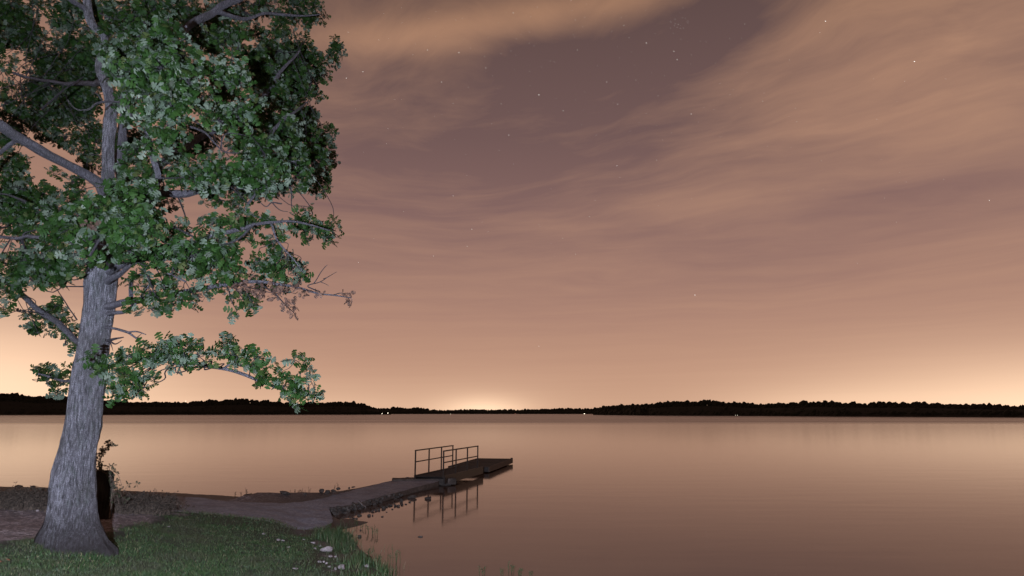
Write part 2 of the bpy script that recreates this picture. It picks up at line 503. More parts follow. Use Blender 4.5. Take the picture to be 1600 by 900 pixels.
def terr(X, Y, fine=True):
    X = np.asarray(X, float); Y = np.asarray(Y, float)
    d = poly_dist(SH, X, Y)
    z = np.interp(d, [-30, -6, -1.5, 0, .6, 2.5, 5, 8.5, 14, 30, 200], [-3, -1.2, -.3, 0, .13, .40, .85, 1.28, 1.6, 1.9, 4])
    near = np.clip((d + .5) / 2.0, 0, 1)
    z = z + near * (.10 * (vnoise(X, Y, 2.2, 1) - .5) + .05 * (vnoise(X, Y, .7, 2) - .5) + .025 * (vnoise(X, Y, .25, 3) - .5))
    sp_ = onz(540, 809, 0)
    z = np.where(z > 0, z * (1 - .8 * np.exp(-((X - sp_.x) ** 2 + ((Y - sp_.y) / 1.3) ** 2) / .8 ** 2)), z)
    z = z + .03 * (vnoise(X, Y, .5, 5) - .5) * np.exp(-(d / 1.0) ** 2)
    ysh = np.interp(X, [-60, -21.4, -13.9, -11, -9], [34, 28.4, 26.0, 24.8, 24.2])
    cap = np.maximum(3.1 * (1 - Y / ysh) * .98, .04)
    z = np.where((X < -7.5) & (Y > 9) & (z > 0), np.minimum(z, cap + (X + 9) / 1.5 * (X > -9)), z)
    pd = poly_dist(path_poly, X, Y)
    m = np.abs(pd) < 3
    if np.any(pd > -2.5):
        ph = path_height(X, Y) - .13 * np.clip(pd / .25, 0, 1)
        cx_ = (PL + PR) / 2; bd = np.full(X.shape, 1e9); bi = np.zeros(X.shape, int)
        for i_ in range(len(cx_)):
            q_ = (X - cx_[i_][0]) ** 2 + (Y - cx_[i_][1]) ** 2; w_ = q_ < bd; bd = np.where(w_, q_, bd); bi = np.where(w_, i_, bi)
        ph = np.where((bi >= 51) & (pd > 0), ph - .3, ph)
        w = np.where(bi >= 50, (pd > 0) * 1.0, np.clip(pd / np.clip(d * .6 - .25, .03, .9) + 1, 0, 1)); w = w * w * (3 - 2 * w)
        # beside the causeway the ground drops straight to the water; inland it blends to the path
        wl = np.where(d > .35, w, np.where(pd > 0, 1, 0) * 1.0)
        z = np.where(pd > -.9, z * (1 - wl) + ph * wl, z)
        z = np.where(pd > 0, np.minimum(z, ph), z)
    return z


def terr1(x, y): return float(terr(np.array([x]), np.array([y]))[0])


def hit(px, py):                            # where that pixel's ray meets the terrain
    r = ray(px, py); t = np.linspace(5, 60, 1400)
    X = r.x * t; Y = r.y * t; Z = CAMH + r.z * t
    T = np.maximum(terr(X, Y), -0.0)
    i = int(np.argmax(Z <= T))
    return Vector((X[i], Y[i], T[i]))


def axis(segs):
    out = [np.array([segs[0][0]])]
    for a, b, s in segs:
        out.append(np.linspace(a, b, max(2, int(round((b - a) / s))) + 1)[1:])
    return np.concatenate(out)


gx = axis([(-900, -120, 60), (-120, -40, 8), (-40, -20, .6), (-20, -14, .25), (-14, 1, .085), (1, 10, .6), (10, 60, 5), (60, 520, 50)])
gy = axis([(-900, -40, 80), (-40, 0, 4), (0, 6, .6), (6, 22, .085), (22, 31, .16), (31, 60, 1.0), (60, 100, 5)])
GX, GY = np.meshgrid(gx, gy)
GZ = terr(GX.ravel(), GY.ravel()).reshape(GX.shape)
nx, ny = len(gx), len(gy)
idx = np.arange(nx * ny).reshape(ny, nx)
quads = np.stack([idx[:-1, :-1].ravel(), idx[:-1, 1:].ravel(), idx[1:, 1:].ravel(), idx[1:, :-1].ravel()], 1)
qz = GZ.ravel()[quads].max(1)
quads = quads[qz > -1.6]
ground = mesh_obj('ground', np.stack([GX.ravel(), GY.ravel(), GZ.ravel()], 1), quads, MAT['ground'], smooth=True)
tag(ground, kind='structure')

BARE = [hit(x, y) for x, y in ((503, 850), (516, 868), (508, 880), (524, 887), (560, 888), (545, 872), (461, 890), (440, 846), (300, 812), (360, 820), (480, 838), (400, 842), (285, 806))]


def bare(X, Y):
    r = np.zeros(X.shape)
    for i, b in enumerate(BARE):
        r = np.maximum(r, (.75 if i < 6 else .35) * np.exp(-(((X - b.x) / .32) ** 2 + ((Y - b.y) / .5) ** 2)))
    return r * (.4 + 1.2 * vnoise(X, Y, .2, 17)) * 1.6


grass_px = [(-500, 838), (0, 847), (60, 845), (120, 843), (180, 832), (205, 823), (240, 813), (262, 801), (290, 797.5), (330, 803), (380, 808), (430, 815.5), (472, 829), (510, 824),
            (530, 829), (545, 843), (560, 860), (590, 884), (640, 925)]
gw = [hit(x, y) for x, y in grass_px]
grass_poly = [(v.x, v.y) for v in gw] + [(-.6, 10.2), (3, 8), (9, 6), (30, 2), (30, -40), (-60, -40), (-60, gw[0].y)]
gd = poly_dist(grass_poly, GX.ravel(), GY.ravel()) + .45 * (vnoise(GX.ravel(), GY.ravel(), .5, 9) - .5)
sd = poly_dist(SH, GX.ravel(), GY.ravel())
gd = gd - bare(GX.ravel(), GY.ravel())
ga = ground.data.attributes.new('grass', 'FLOAT', 'POINT'); ga.data.foreach_set('value', np.clip(gd / .3 + .5, 0, 1).astype(np.float32))
md = np.clip(1.15 - sd / (1.0 + 1.2 * vnoise(GX.ravel(), GY.ravel(), .8, 4)), 0, 1)
far_left = (GX.ravel() < -3) & (GY.ravel() > 17)
md = np.maximum(md, np.where(far_left, np.clip(1.3 - sd / 3.5, 0, 1), 0))
ma = ground.data.attributes.new('mud', 'FLOAT', 'POINT'); ma.data.foreach_set('value', md.astype(np.float32))

# path and causeway: a slab with its own thickness
nc = 14
V = []; Fq = []
for i, (a, b) in enumerate(zip(PL, PR)):
    for k in range(nc + 1):
        t = k / nc
        p_ = np.array(a) * (1 - t) + np.array(b) * t
        e = .10 * fbm((p_[0] * 1.1, p_[1] * 1.1, 3)) if k in (0, nc) and i < 46 else (.03 * fbm((p_[0] * 3, p_[1] * 3, 3)) if k in (0, nc) else 0)
        p_ = p_ + np.array([e, e, .018 * fbm((p_[0] * 1.3, p_[1] * 1.3, 0)) + .008 * fbm((p_[0] * 5, p_[1] * 5, 4))])
        V.append(p_)
m_ = len(PL)
for i in range(m_ - 1):
    for k in range(nc):
        q = i * (nc + 1) + k
        Fq.append((q, q + 1, q + nc + 2, q + nc + 1))
top_n = len(V)
loop = [i * (nc + 1) + nc for i in range(m_)] + [(m_ - 1) * (nc + 1) + k for k in range(nc - 1, -1, -1)] + [i * (nc + 1) for i in range(m_ - 2, -1, -1)]
for q in loop:
    v = V[q].copy(); v[2] -= .17; V.append(v)
for j in range(len(loop) - 1):
    Fq.append((loop[j], top_n + j, top_n + j + 1, loop[j + 1]))
path = mesh_obj('path', np.array(V), Fq, MAT['path'])
path.data.materials.append(MAT['conc'])
for f_ in path.data.polygons:
    if f_.index >= (m_ - 1) * nc: f_.material_index = 1
tag(path, kind='structure')
# dark fill under the causeway slab, down into the lake
fill = Acc()
s0 = 9 * 6
for side, P_, sg in (('l', PL, 1), ('r', PR, -1)):
    Q = []
    for i in range(s0, m_):
        a = np.array(P_[i]); other = np.array(PR[i] if sg == 1 else PL[i])
        inn = (other - a); inn[2] = 0; inn /= np.linalg.norm(inn)
        j = .03 * fbm((a[0] * 2, a[1] * 2, 8))
        Q += [a + inn * .05 - np.array([0, 0, .14]), a + inn * (.02 + j) - np.array([0, 0, .22]), a - inn * (.05 + j) - np.array([0, 0, .5])]
    kk = len(Q) // 3
    fs = []
    for i in range(kk - 1):
        for r_ in range(2):
            b_ = i * 3 + r_
            fs.append((b_, b_ + 1, b_ + 4, b_ + 3) if sg == 1 else (b_, b_ + 3, b_ + 4, b_ + 1))
    fill.add(Q, fs)
fo = fill.build('causeway_bank', MAT['rock_dark']); tag(fo, kind='structure')

# lake
bw = Acc()
we = 9000
bw.add([(-we, -1200, 0), (we, -1200, 0), (we, we, 0), (-we, we, 0)], [(0, 1, 2, 3)])
water = bw.build('water', MAT['water']); tag(water, kind='structure')

# ------------------------------------------------------------------ far shores
def prof(pts, x): return float(np.interp(x, [p[0] for p in pts], [p[1] for p in pts]))


ico_bm = bmesh.new(); bmesh.ops.create_icosphere(ico_bm, subdivisions=2, radius=1.0)
ICO_V = np.array([v.co[:] for v in ico_bm.verts]); ICO_F = np.array([[v.index for v in f.verts] for f in ico_bm.faces]); ico_bm.free()
ico_bm = bmesh.new(); bmesh.ops.create_icosphere(ico_bm, subdivisions=1, radius=1.0)
ICO1_V = np.array([v.co[:] for v in ico_bm.verts]); ICO1_F = np.array([[v.index for v in f.verts] for f in ico_bm.faces]); ico_bm.free()


def wood(name, label, tops, Dfun, x0, x1, rad, rows):
    VV = []; FF = []; off = 0
    hillV = []; hillN = 0
    x = x0
    while x < x1:
        D = Dfun(x); px_m = D / F
        step = rad * .62 / px_m
        topz = CAMH + (645.5 - prof(tops, x)) * px_m
        topz += rad * .5 * fbm((x * .06, 0, 1))
        for k in range(rows):
            t = k / max(1, rows - 1)
            Yk = D + 6 + k * rad * 1.3
            xx = x + random.uniform(-.7, .7) * step
            r_ = rad * random.uniform(.55, 1.15)
            zt = (2.5 + (topz - 2.5) * t ** .8) * (Yk / D) + random.uniform(-.35, .12) * rad
            X = (xx - 800) / F * Yk / CP
            c = np.array([X, Yk, max(r_ * .4, zt - r_ * .95)])
            S = np.array([1, 1, random.uniform(.8, 1.3)]) * r_
            if k >= rows - 2:
                v = ICO_V * (1 + RNG.normal(0, .13, (len(ICO_V), 1))) * S + c; f = ICO_F
            else:
                v = ICO1_V * (1 + RNG.normal(0, .14, (len(ICO1_V), 1))) * S + c; f = ICO1_F
            VV.append(v); FF.append(f + off); off += len(v)
        x += step
    o = mesh_obj(name, np.vstack(VV), np.vstack(FF), MAT['wood_far'])
    tag(o, label, 'wood', None, 'stuff')
    # the bank it grows on
    xs = np.linspace(x0, x1, 90); hv = []
    for q in xs:
        D = Dfun(q); tz = CAMH + (645.5 - prof(tops, q)) * D / F
        for (dy, zz) in ((-4, -.5), (2, .9), (rad * rows * .7, max(1.5, tz * .62)), (rad * rows * 1.5, max(1.5, tz * .72)), (rad * rows * 4, -.5)):
            Yk = D + dy
            hv.append(((q - 800) / F * Yk / CP, Yk, zz))
    hf = []
    for i in range(len(xs) - 1):
        for j in range(4):
            a = i * 5 + j; hf.append((a, a + 5, a + 6, a + 1))
    h = mesh_obj('hill', hv, hf, MAT['hill'], smooth=True); tag(h, kind='structure')


wood('wooded_shore', 'black wooded shoreline on the left, rising behind the oak and its low branch',
     [(-700, 604), (-300, 608), (-100, 612), (0, 617), (40, 615), (75, 621), (110, 619), (160, 623), (200, 627), (245, 629), (300, 629), (350, 626), (390, 624), (430, 627), (470, 630), (500, 629), (545, 628), (575, 631), (592, 637), (612, 641)],
     lambda x: 1150 + 250 * max(0, (x + 0) / 600), -700, 614, 4.6, 6)
wood('wooded_shore', 'low far wooded shore in the middle of the horizon beneath the brightest glow',
     [(540, 636), (600, 638), (620, 637.5), (650, 637), (680, 640), (700, 641), (740, 639.5), (770, 641), (800, 640), (830, 640), (880, 638), (920, 638.5), (1000, 638)],
     lambda x: 2300, 540, 1010, 6.5, 4)
wood('wooded_shore', 'long black wooded headland filling the horizon on the right',
     [(925, 641), (935, 636), (950, 634), (1000, 632), (1030, 629), (1050, 628), (1100, 626), (1130, 629), (1180, 631), (1220, 630), (1260, 628), (1340, 630), (1400, 629), (1450, 631), (1550, 634.5), (1600, 633), (1750, 630), (2000, 622), (2400, 610)],
     lambda x: float(np.interp(x, [925, 1000, 1300, 1600, 2400], [1150, 900, 620, 480, 380])), 925, 2400, 3.2, 6)

# lamps on the far shore
lampM = emis('shore_lamp_glow', (1.0, .88, .68), 9.0); lampR = emis('red_shore_lamp_glow', (1.0, .32, .2), 2.5)
ICOs = (ICO1_V, ICO1_F)
lamps = [(597, 646, 1250, 'white shore lamp, left of the pair below the right end of the left wood', 1.3, 0), (606, 645.5, 1250, 'brighter white shore lamp, right of the pair below the end of the left wood', 1.7, 0),
         (704, 646.3, 2150, 'white lamp on the far shore under the bright glow', 2.0, 0), (805, 646.5, 2150, 'faint reddish lamp on the far shore just right of the glow', 1.8, 1),
         (913, 646.5, 2000, 'bright white lamp on the far shore at the left tip of the right headland', 2.8, 0), (1149, 649.0, 735, 'left one of two tiny lamps at the waterline of the right headland', .6, 0),
         (1152.5, 648.9, 735, 'right one of two tiny lamps at the waterline of the right headland', .6, 0), (290, 627, 1260, 'orange lamp glowing on top of the left wooded ridge', 1.3, 0)]
for px, py, D, lab, r_, red in lamps:
    c = at(px, py, D)
    t = empty('shore_lamp', (c.x, c.y, 0 if py > 640 else c.z - 3))
    tag(t, lab, 'lamp', 'lamps on the far shore')
    zb = c.z - t.location.z
    a = Acc(); a.add(ICO1_V * r_ * .27 + np.array([0, 0, zb]), ICO1_F.tolist()); a.build('bulb', lampR if red else lampM, t)
    a = Acc(); a.tube([(0, 1, -.5), (0, 1, max(.3, zb))], [.12, .08], 6); a.build('pole', MAT['rail'], t)

# ------------------------------------------------------------------ stars
star_px = [(802, 20, 1.0), (717, 82, 1.1), (842, 148, 1.3), (880, 173, 1), (1290, 33, 1.3), (1429, 96, 1.4), (1010, 67, 1.1), (1053, 80, 1), (1058, 93, 1), (1086, 461, 1.2), (567, 112, 1.0),
           (541, 122, 1.0), (759, 106, .9), (690, 128, .9), (757, 88, .6), (783, 162, .7), (795, 211, .9), (965, 163, .9), (1080, 178, 1), (948, 128, .8), (737, 358, .8), (677, 400, .7), (730, 385, .6),
           (964, 259, .9), (1546, 313, .9), (560, 410, .7), (842, 541, .7), (708, 306, .7), (921, 338, .7), (1192, 158, .7), (902, 78, .7), (668, 78, .9), (860, 95, .6), (1140, 60, .6), (975, 40, .7), (1026, 250, .6),
           (544, 50, .6), (645, 85, .5), (630, 330, .6), (1060, 38, .7), (1068, 44, .5), (1052, 52, .5), (1245, 190, .5), (780, 235, .5)]
for i in range(70):
    star_px.append((random.uniform(540, 1560), random.uniform(0, 420), random.uniform(.22, .5)))
for i in range(110):
    star_px.append((random.gauss(900, 150), abs(random.gauss(90, 90)), random.uniform(.2, .55)))
for i in range(14):
    star_px.append((random.gauss(1060, 9), random.gauss(40, 8), random.uniform(.3, .5)))
a = Acc(); Dst = 9000
for px, py, s in star_px:
    c = at(px, py, 1.0) - Vector((0, 0, CAMH)); c = c.normalized() * Dst
    rr = 4.8 * s
    v = np.array([(1.25, 0, 0), (-1.25, 0, 0), (0, 0, .75), (0, 0, -.75), (0, 1, 0), (0, -1, 0)]) * rr
    th = .35; v = np.c_[v[:, 0] * math.cos(th), v[:, 1], v[:, 2] - v[:, 0] * math.sin(th) * .6]
    a.add(v + np.array(c) + np.array([0, 0, CAMH]), [(0, 5, 2), (5, 1, 2), (1, 4, 2), (4, 0, 2), (5, 0, 3), (1, 5, 3), (4, 1, 3), (0, 4, 3)])
so = a.build('stars', emis('star_glow', (1.0, .93, .86), 1.5)); tag(so, 'stars showing through the thin cloud', 'stars', None, 'stuff')

# ------------------------------------------------------------------ the oak
TB = hit(122, 857)
YT = TB.y
K = YT / 8.8
print('tree at', TB, 'K', K)


def rpx(r_, Y): return r_ * Y / F * 1.0


tree = empty('oak_tree', TB)
tag(tree, 'tall oak with pale furrowed trunk standing on the grass at the left', 'tree')


def loc(P): return np.asarray(P, float) - np.array(TB)


# trunk silhouette rows: pixel y, left x, right x
tr_rows = [(862, 76, 168), (855, 77, 163), (846, 76, 158), (833, 76.5, 155), (813, 80, 147), (783, 83, 144.5), (755, 85, 143.5), (733, 88, 143.5), (700, 96.5, 147), (667, 105.5, 153), (633, 110, 157), (600, 114, 160.5),
           (567, 119, 164.5), (535, 125, 168), (504, 129.5, 172.5), (473, 133.5, 177.5), (442, 135.5, 180), (420, 139, 184), (400, 146, 184), (370, 151, 183), (335, 155, 182), (300, 158, 180), (270, 160, 178), (230, 160.5, 177.5),
           (200, 162, 180), (170, 165, 181), (140, 160, 176), (112, 150, 165), (85, 153, 167), (60, 157, 170), (40, 138, 152), (15, 131, 144), (-30, 128, 139), (-100, 124, 133), (-220, 118, 124), (-340, 121, 123)]
C_ = []; Rr = []
for y, l, r_ in tr_rows:
    c = at((l + r_) / 2, y, YT); C_.append(c[:]); Rr.append((r_ - l) / 2 * YT / F / 1.0)
CC = catmull(np.c_[np.array(C_), np.array(Rr)], 9)
below_ = CC[0].copy(); below_[2] -= .25; below_[3] *= 1.15
CC = np.vstack([below_, CC])
na = 88
TV = []
zg = CC[1][2]
for i, (x, y, z, r_) in enumerate(CC):
    h = z - TB.z
    flare = math.exp(-max(0, h) / .20)
    for k in range(na):
        a_ = 2 * math.pi * k / na
        ca, sa_ = math.cos(a_), math.sin(a_)
        rr = r_
        # buttress roots
        lob = .21 * max(0, math.cos(a_ + .10)) ** 5 + .20 * max(0, math.cos(a_ - 3.25)) ** 6 + .15 * max(0, math.cos(a_ + 1.75)) ** 8 + .10 * max(0, math.cos(a_ + 1.0)) ** 10 + .12 * max(0, math.cos(a_ + 2.5)) ** 10 + .15 * max(0, math.cos(a_ - 1.6)) ** 4
        rr = rr * (1 - .30 * flare) + lob * flare * 1.15 + .05 * flare * abs(mnoise.noise(Vector((ca * 3.5, sa_ * 3.5, 1)))) + .03 * flare * mnoise.noise(Vector((ca * 9, sa_ * 9, z * 2)))
        rid = mnoise.noise(Vector((ca * 3.2 * (1 + r_), sa_ * 3.2 * (1 + r_), z * .7)))
        fiss = abs(mnoise.noise(Vector((ca * 8, sa_ * 8, z * 1.6 + 5)))) + .5 * abs(mnoise.noise(Vector((ca * 17, sa_ * 17, z * 4))))
        rr *= 1 + .035 * rid
        rr += (.04 * fiss - .012) * min(1, r_ / .15) + .10 * flare * (fiss - .3)
        TV.append((x + ca * rr, y + sa_ * rr, z))
TF = []
for i in range(len(CC) - 1):
    for k in range(na):
        k2 = (k + 1) % na
        TF.append((i * na + k, i * na + k2, (i + 1) * na + k2, (i + 1) * na + k))
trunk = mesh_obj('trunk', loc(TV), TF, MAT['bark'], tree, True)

# limbs: (px, py, radius px, depth offset)
LIMBS = [
    [(168, 318, 9, 0), (160, 296, 9, -.05), (148, 283, 8, -.1), (98, 253, 7.6, -.4), (37, 222, 8.5, -.8), (0, 194, 9.5, -1.1), (-60, 165, 8, -1.4), (-160, 120, 6, -1.6), (-260, 60, 3, -1.5)],
    [(160, 480, 6, 0), (186, 475, 5.5, -.15), (225, 467, 4.6, -.35), (265, 460, 4.2, -.5), (310, 453, 4.2, -.6), (350, 444, 3.6, -.7), (395, 440, 2.8, -.75), (445, 446, 2.2, -.8), (490, 457, 1.6, -.8), (520, 461, 1.2, -.8), (548, 466, .8, -.8)],
    [(145, 588, 4, 0), (168, 574, 4, -.3), (215, 563, 3.6, -.6), (270, 561, 3.6, -.8), (322, 570, 3.2, -.9), (350, 576, 2.8, -.9), (385, 588, 2.5, -.9), (430, 605, 2, -.9), (470, 618, 1.5, -.9), (505, 614, .9, -.9)],
    [(350, 576, 1.9, -.9), (363, 570, 1.8, -.9), (385, 575, 1.8, -.85), (410, 586, 1.4, -.8), (440, 592, .9, -.8)],
    [(165, 512, 2.5, -.1), (182, 514, 2, -.25), (198, 519, 1.8, -.4), (212, 529, 1.4, -.5), (231, 541, .8, -.6)],
    [(200, 519, 1.4, -.4), (214, 519, 1.1, -.5), (228, 523, .6, -.6)],
    [(150, 548, 4, 0), (120, 532, 4.5, .3), (88, 502, 4.8, .5), (60, 484, 4.5, .6), (38, 462, 4, .7), (8, 440, 3, .8), (-50, 420, 2, .8)],
    [(128, 598, 3, .1), (95, 593, 2, .4), (60, 584, 1.2, .5)],
    [(170, 372, 8, .1), (200, 335, 7.5, .15), (228, 312, 7, .1), (254, 304, 6.8, .05), (280, 302, 6.3, 0), (320, 298, 5, -.1), (370, 285, 4, -.1), (420, 265, 3, 0), (470, 250, 1.8, .2)],
    [(172, 400, 7, -.1), (205, 350, 6, -.6), (247, 284, 4.5, -1.1), (240, 245, 5, -1.2), (233, 206, 5, -1.25), (238, 165, 4.5, -1.3), (255, 125, 4, -1.3), (275, 85, 3, -1.2), (290, 40, 2, -1.1)],
    [(168, 190, 8, .1), (205, 130, 8, .5), (250, 75, 7.5, .7), (301, 35, 6.3, .9), (336, 17, 6, 1.0), (400, -20, 5, 1.2), (470, -80, 3, 1.4)],
    [(172, 330, 7, .3), (250, 260, 6.5, .8), (330, 205, 5.5, 1.2), (375, 178, 5.5, 1.4), (413, 150, 5, 1.6), (440, 110, 3, 1.8), (468, 80, 1.5, 2.2)],
    [(170, 425, 6, -.1), (215, 405, 5, -.5), (270, 395, 4, -.8), (330, 370, 3.5, -1), (390, 352, 3, -.9), (450, 346, 2, -.6), (515, 360, 1.2, -.4)],
    [(168, 440, 5.5, -.2), (190, 425, 4, -.5), (212, 410, 3, -.7), (235, 400, 2.4, -.9), (262, 425, 2, -1), (290, 440, 1.4, -1)],
    [(160, 415, 6, -.15), (157, 398, 6, -.5), (150, 385, 5, -.7), (130, 365, 4, -1), (90, 375, 3.5, -1), (50, 370, 3, -.7), (10, 372, 2.5, -.3), (-40, 360, 2, 0)],
    [(160, 130, 5, .2), (135, 130, 4, 1), (95, 130, 3, 1.8), (40, 120, 2, 2.6), (-20, 100, 1.2, 3)],
    [(175, 395, 8, .3), (186, 320, 8, .45), (190, 255, 7.5, .5), (191, 200, 7, .5), (197, 150, 6.5, .5), (216, 80, 6, .6), (226, 10, 5, .8), (240, -80, 3, 1)],
    [(138, 18, 6, 0), (128, 10, 4.5, -.1), (107, -2, 4, -.3), (60, -40, 3, -.6), (10, -90, 1.5, -.8)],
    [(410, 265, 2.2, -.1), (400, 300, 2, -.4), (385, 330, 1.8, -.6), (420, 345, 1.6, -.6), (432, 375, 1.4, -.6), (455, 400, 1.2, -.6), (475, 425, .9, -.6)],
    [(170, 490, 4, -.1), (190, 488, 3, -.3), (208, 478, 2.4, -.5), (222, 462, 1.8, -.6), (238, 440, 1.2, -.7)],
    [(370, 285, 3, -.1), (430, 200, 3, .6), (460, 175, 2, 1), (480, 160, 1, 1.6)],
    [(336, 17, 5, 1.0), (380, 30, 3, 1.2), (415, 20, 2.5, 1.4), (455, 25, 2, 1.6), (500, 22, 1, 1.8)],
    [(30, 218, 4, -.7), (0, 240, 3, -.6), (-30, 280, 2, -.4)],
    [(205, 470, 3.4, -.3), (206, 440, 2.8, -.5), (225, 425, 2.2, -.7), (222, 400, 1.6, -.8)],
]
samples = []       # (point, radius)
for L in LIMBS:
    P = []; Rd = []
    for (px, py, r_, dy) in L:
        Y = YT + dy * K
        P.append(at(px, py, Y)[:]); Rd.append(r_ * Y / F)
    Q = catmull(np.c_[np.array(P), np.array(Rd)], 7)
    pts = Q[:, :3].copy(); rad = np.maximum(Q[:, 3], .004)
    for i in range(1, len(pts)):
        w = .6 * rad[i] + .012
        pts[i] += np.array(mnoise.noise_vector(Vector(pts[i]) * 2.3)) * w
    rad = rad * (1 + .12 * np.array([mnoise.noise(Vector(q) * 5) for q in pts]))
    V_, F_ = tube(loc(pts), rad, 10)
    mesh_obj('limb', V_, F_, MAT['limb'], tree, True)
    for p_, r_ in zip(pts, rad): samples.append((p_, r_))
SPn = np.array([s[0] for s in samples]); SRn = np.array([s[1] for s in samples])
SPn = np.vstack([SPn, CC[60:, :3]]); SRn = np.concatenate([SRn, CC[60:, 3]])

# bare twigs seen against crown and sky
twigs = Acc()


def twig_px(L, dy, r0=1.3, r1=.4):
    P = np.array([at(x, y, YT + dy * K)[:] for x, y in L])
    Q = catmull(P, 5); m = len(Q)
    for i in range(1, m): Q[i] += np.array(mnoise.noise_vector(Vector(Q[i]) * 6)) * .012
    twigs.tube(loc(Q), np.linspace(r0, r1, m) * YT / F, 5)


for L, dy, a_, b_ in [
    ([(297, 198), (320, 207), (338, 226), (352, 238), (372, 239)], -2.0, 1.6, .7), ([(345, 232), (348, 215), (358, 208), (385, 212)], -1.9, 1.2, .5), ([(352, 238), (362, 230)], -2.0, .9, .4),
    ([(188, 160), (165, 159), (150, 162), (138, 171), (120, 171), (110, 163), (106, 155)], -1.9, 1.7, .6), ([(160, 160), (152, 148), (147, 145)], -1.9, 1, .4),
    ([(205, 182), (200, 160), (197, 145), (199, 115)], -2.0, 1.6, .8), ([(284, 165), (287, 140), (285, 122)], -2.0, 1.8, .8), ([(240, 150), (243, 128), (256, 122)], -2.0, 2.6, 1),
    ([(362, 88), (371, 75), (373, 65)], -.6, 1.2, .5), ([(440, 318), (425, 316), (415, 322), (398, 308)], -.7, 1.2, .5), ([(425, 316), (436, 328), (450, 331)], -.7, .9, .4),
    ([(500, 456), (480, 447), (500, 440), (512, 432)], -.8, 1.0, .5), ([(490, 443), (505, 420), (511, 414)], -.8, .8, .35), ([(505, 436), (526, 425)], -.8, .7, .3), ([(500, 440), (514, 447)], -.8, .6, .3),
    ([(400, 441), (425, 455), (440, 470), (452, 482), (461, 490)], -.8, 1.4, .5), ([(430, 460), (445, 455), (462, 460)], -.8, .9, .4), ([(370, 444), (400, 452), (430, 458)], -.8, 1.2, .5),
    ([(520, 461), (535, 458), (546, 470)], -.8, .8, .4), ([(168, 533), (178, 530), (193, 527)], -.2, 3.2, .8), ([(172, 534), (180, 538), (190, 532)], -.2, 1.6, .5), ([(172, 536), (176, 548)], -.2, 1, .3),
    ([(212, 529), (222, 520)], -.5, .8, .3), ([(120, 500), (112, 488), (95, 462), (88, 450)], .4, 1.3, .6), ([(60, 484), (30, 485), (15, 490), (0, 498)], .6, 1, .4), ([(30, 485), (12, 478), (0, 480)], .6, .8, .3),
    ([(140, 400), (165, 360), (185, 345)], -1.9, 1.6, .6), ([(150, 390), (130, 375), (110, 380)], -1.8, 1.4, .6), ([(40, 315), (15, 305), (0, 303)], -.6, 2, 1),
    ([(65, 170), (100, 140), (130, 120)], .6, 2, .8), ([(155, 20), (180, 30), (200, 28)], .3, 1.6, .6), ([(150, 55), (135, 45), (118, 38)], .2, 1.5, .6), ([(170, 100), (185, 115), (200, 118)], -.4, 1.5, .6),
    ([(230, 430), (240, 455), (250, 470)], -1.0, 1.3, .5), ([(235, 405), (250, 430), (258, 452)], -1.0, 1.2, .5), ([(395, 352), (370, 375), (330, 385)], -1.2, 2, .8), ([(300, 395), (275, 410), (268, 430)], -1.2, 2, .8),
]:
    twig_px(L, dy, a_, b_)

# oak leaf template: seven blunt lobes
def leaf_template():
    V = [(0, 0, 0), (.22, 0, .01), (.45, 0, .015), (.68, 0, .01), (1.0, 0, -.06)]
    V += [(.05, .03, .0), (.05, -.03, .0)]
    F_ = [(0, 1, 5), (0, 6, 1)]
    for s in (1, -1):
        for (a_, b_, t0, t1, w) in ((1, 2, .25, .36, .22), (2, 3, .50, .63, .35), (3, 4, .77, .89, .31)):
            i = len(V)
            V += [(t0 + .02, s * w, -.03), (t1 + .02, s * w * .98, -.04)]
            q = (a_, i + 1, i) if s < 0 else (a_, i, i + 1)
            F_ += [q, ((a_, b_, i + 1) if s < 0 else (a_, i + 1, b_))]
    i = len(V)
    V += [(.22, 0, .01)]
    # tip lobe
    V += [(1.02, .09, -.05), (1.02, -.09, -.05)]
    F_ += [(3, i + 2, i + 1)]
    V = np.array(V); V[:, 0] = V[:, 0] + .0
    # fold along the midrib
    V[:, 2] += -.25 * np.abs(V[:, 1])
    T = []
    for f in F_:
        T.append(f if len(f) == 3 else f[:3])
    used = sorted({j for f in T for j in f}); mp = {j: k for k, j in enumerate(used)}
    return V[used], np.array([[mp[j] for j in f] for f in T])


LV, LF = leaf_template()
# make every template face point up, so the pale side is the underside
nrm = np.cross(LV[LF[:, 1]] - LV[LF[:, 0]], LV[LF[:, 2]] - LV[LF[:, 0]])
LF[nrm[:, 2] < 0] = LF[nrm[:, 2] < 0][:, ::-1]
CAMV = np.array([0, 0, CAMH])


def rot_from(xa, za):
    xa = xa / np.linalg.norm(xa, axis=1)[:, None]
    ya = np.cross(za, xa); ya /= (np.linalg.norm(ya, axis=1)[:, None] + 1e-9)
    za = np.cross(xa, ya)
    return np.stack([xa, ya, za], 2)          # columns


leafP = []; leafX = []; leafZ = []; leafS = []
deadP = []; deadX = []; deadZ = []; deadS = []


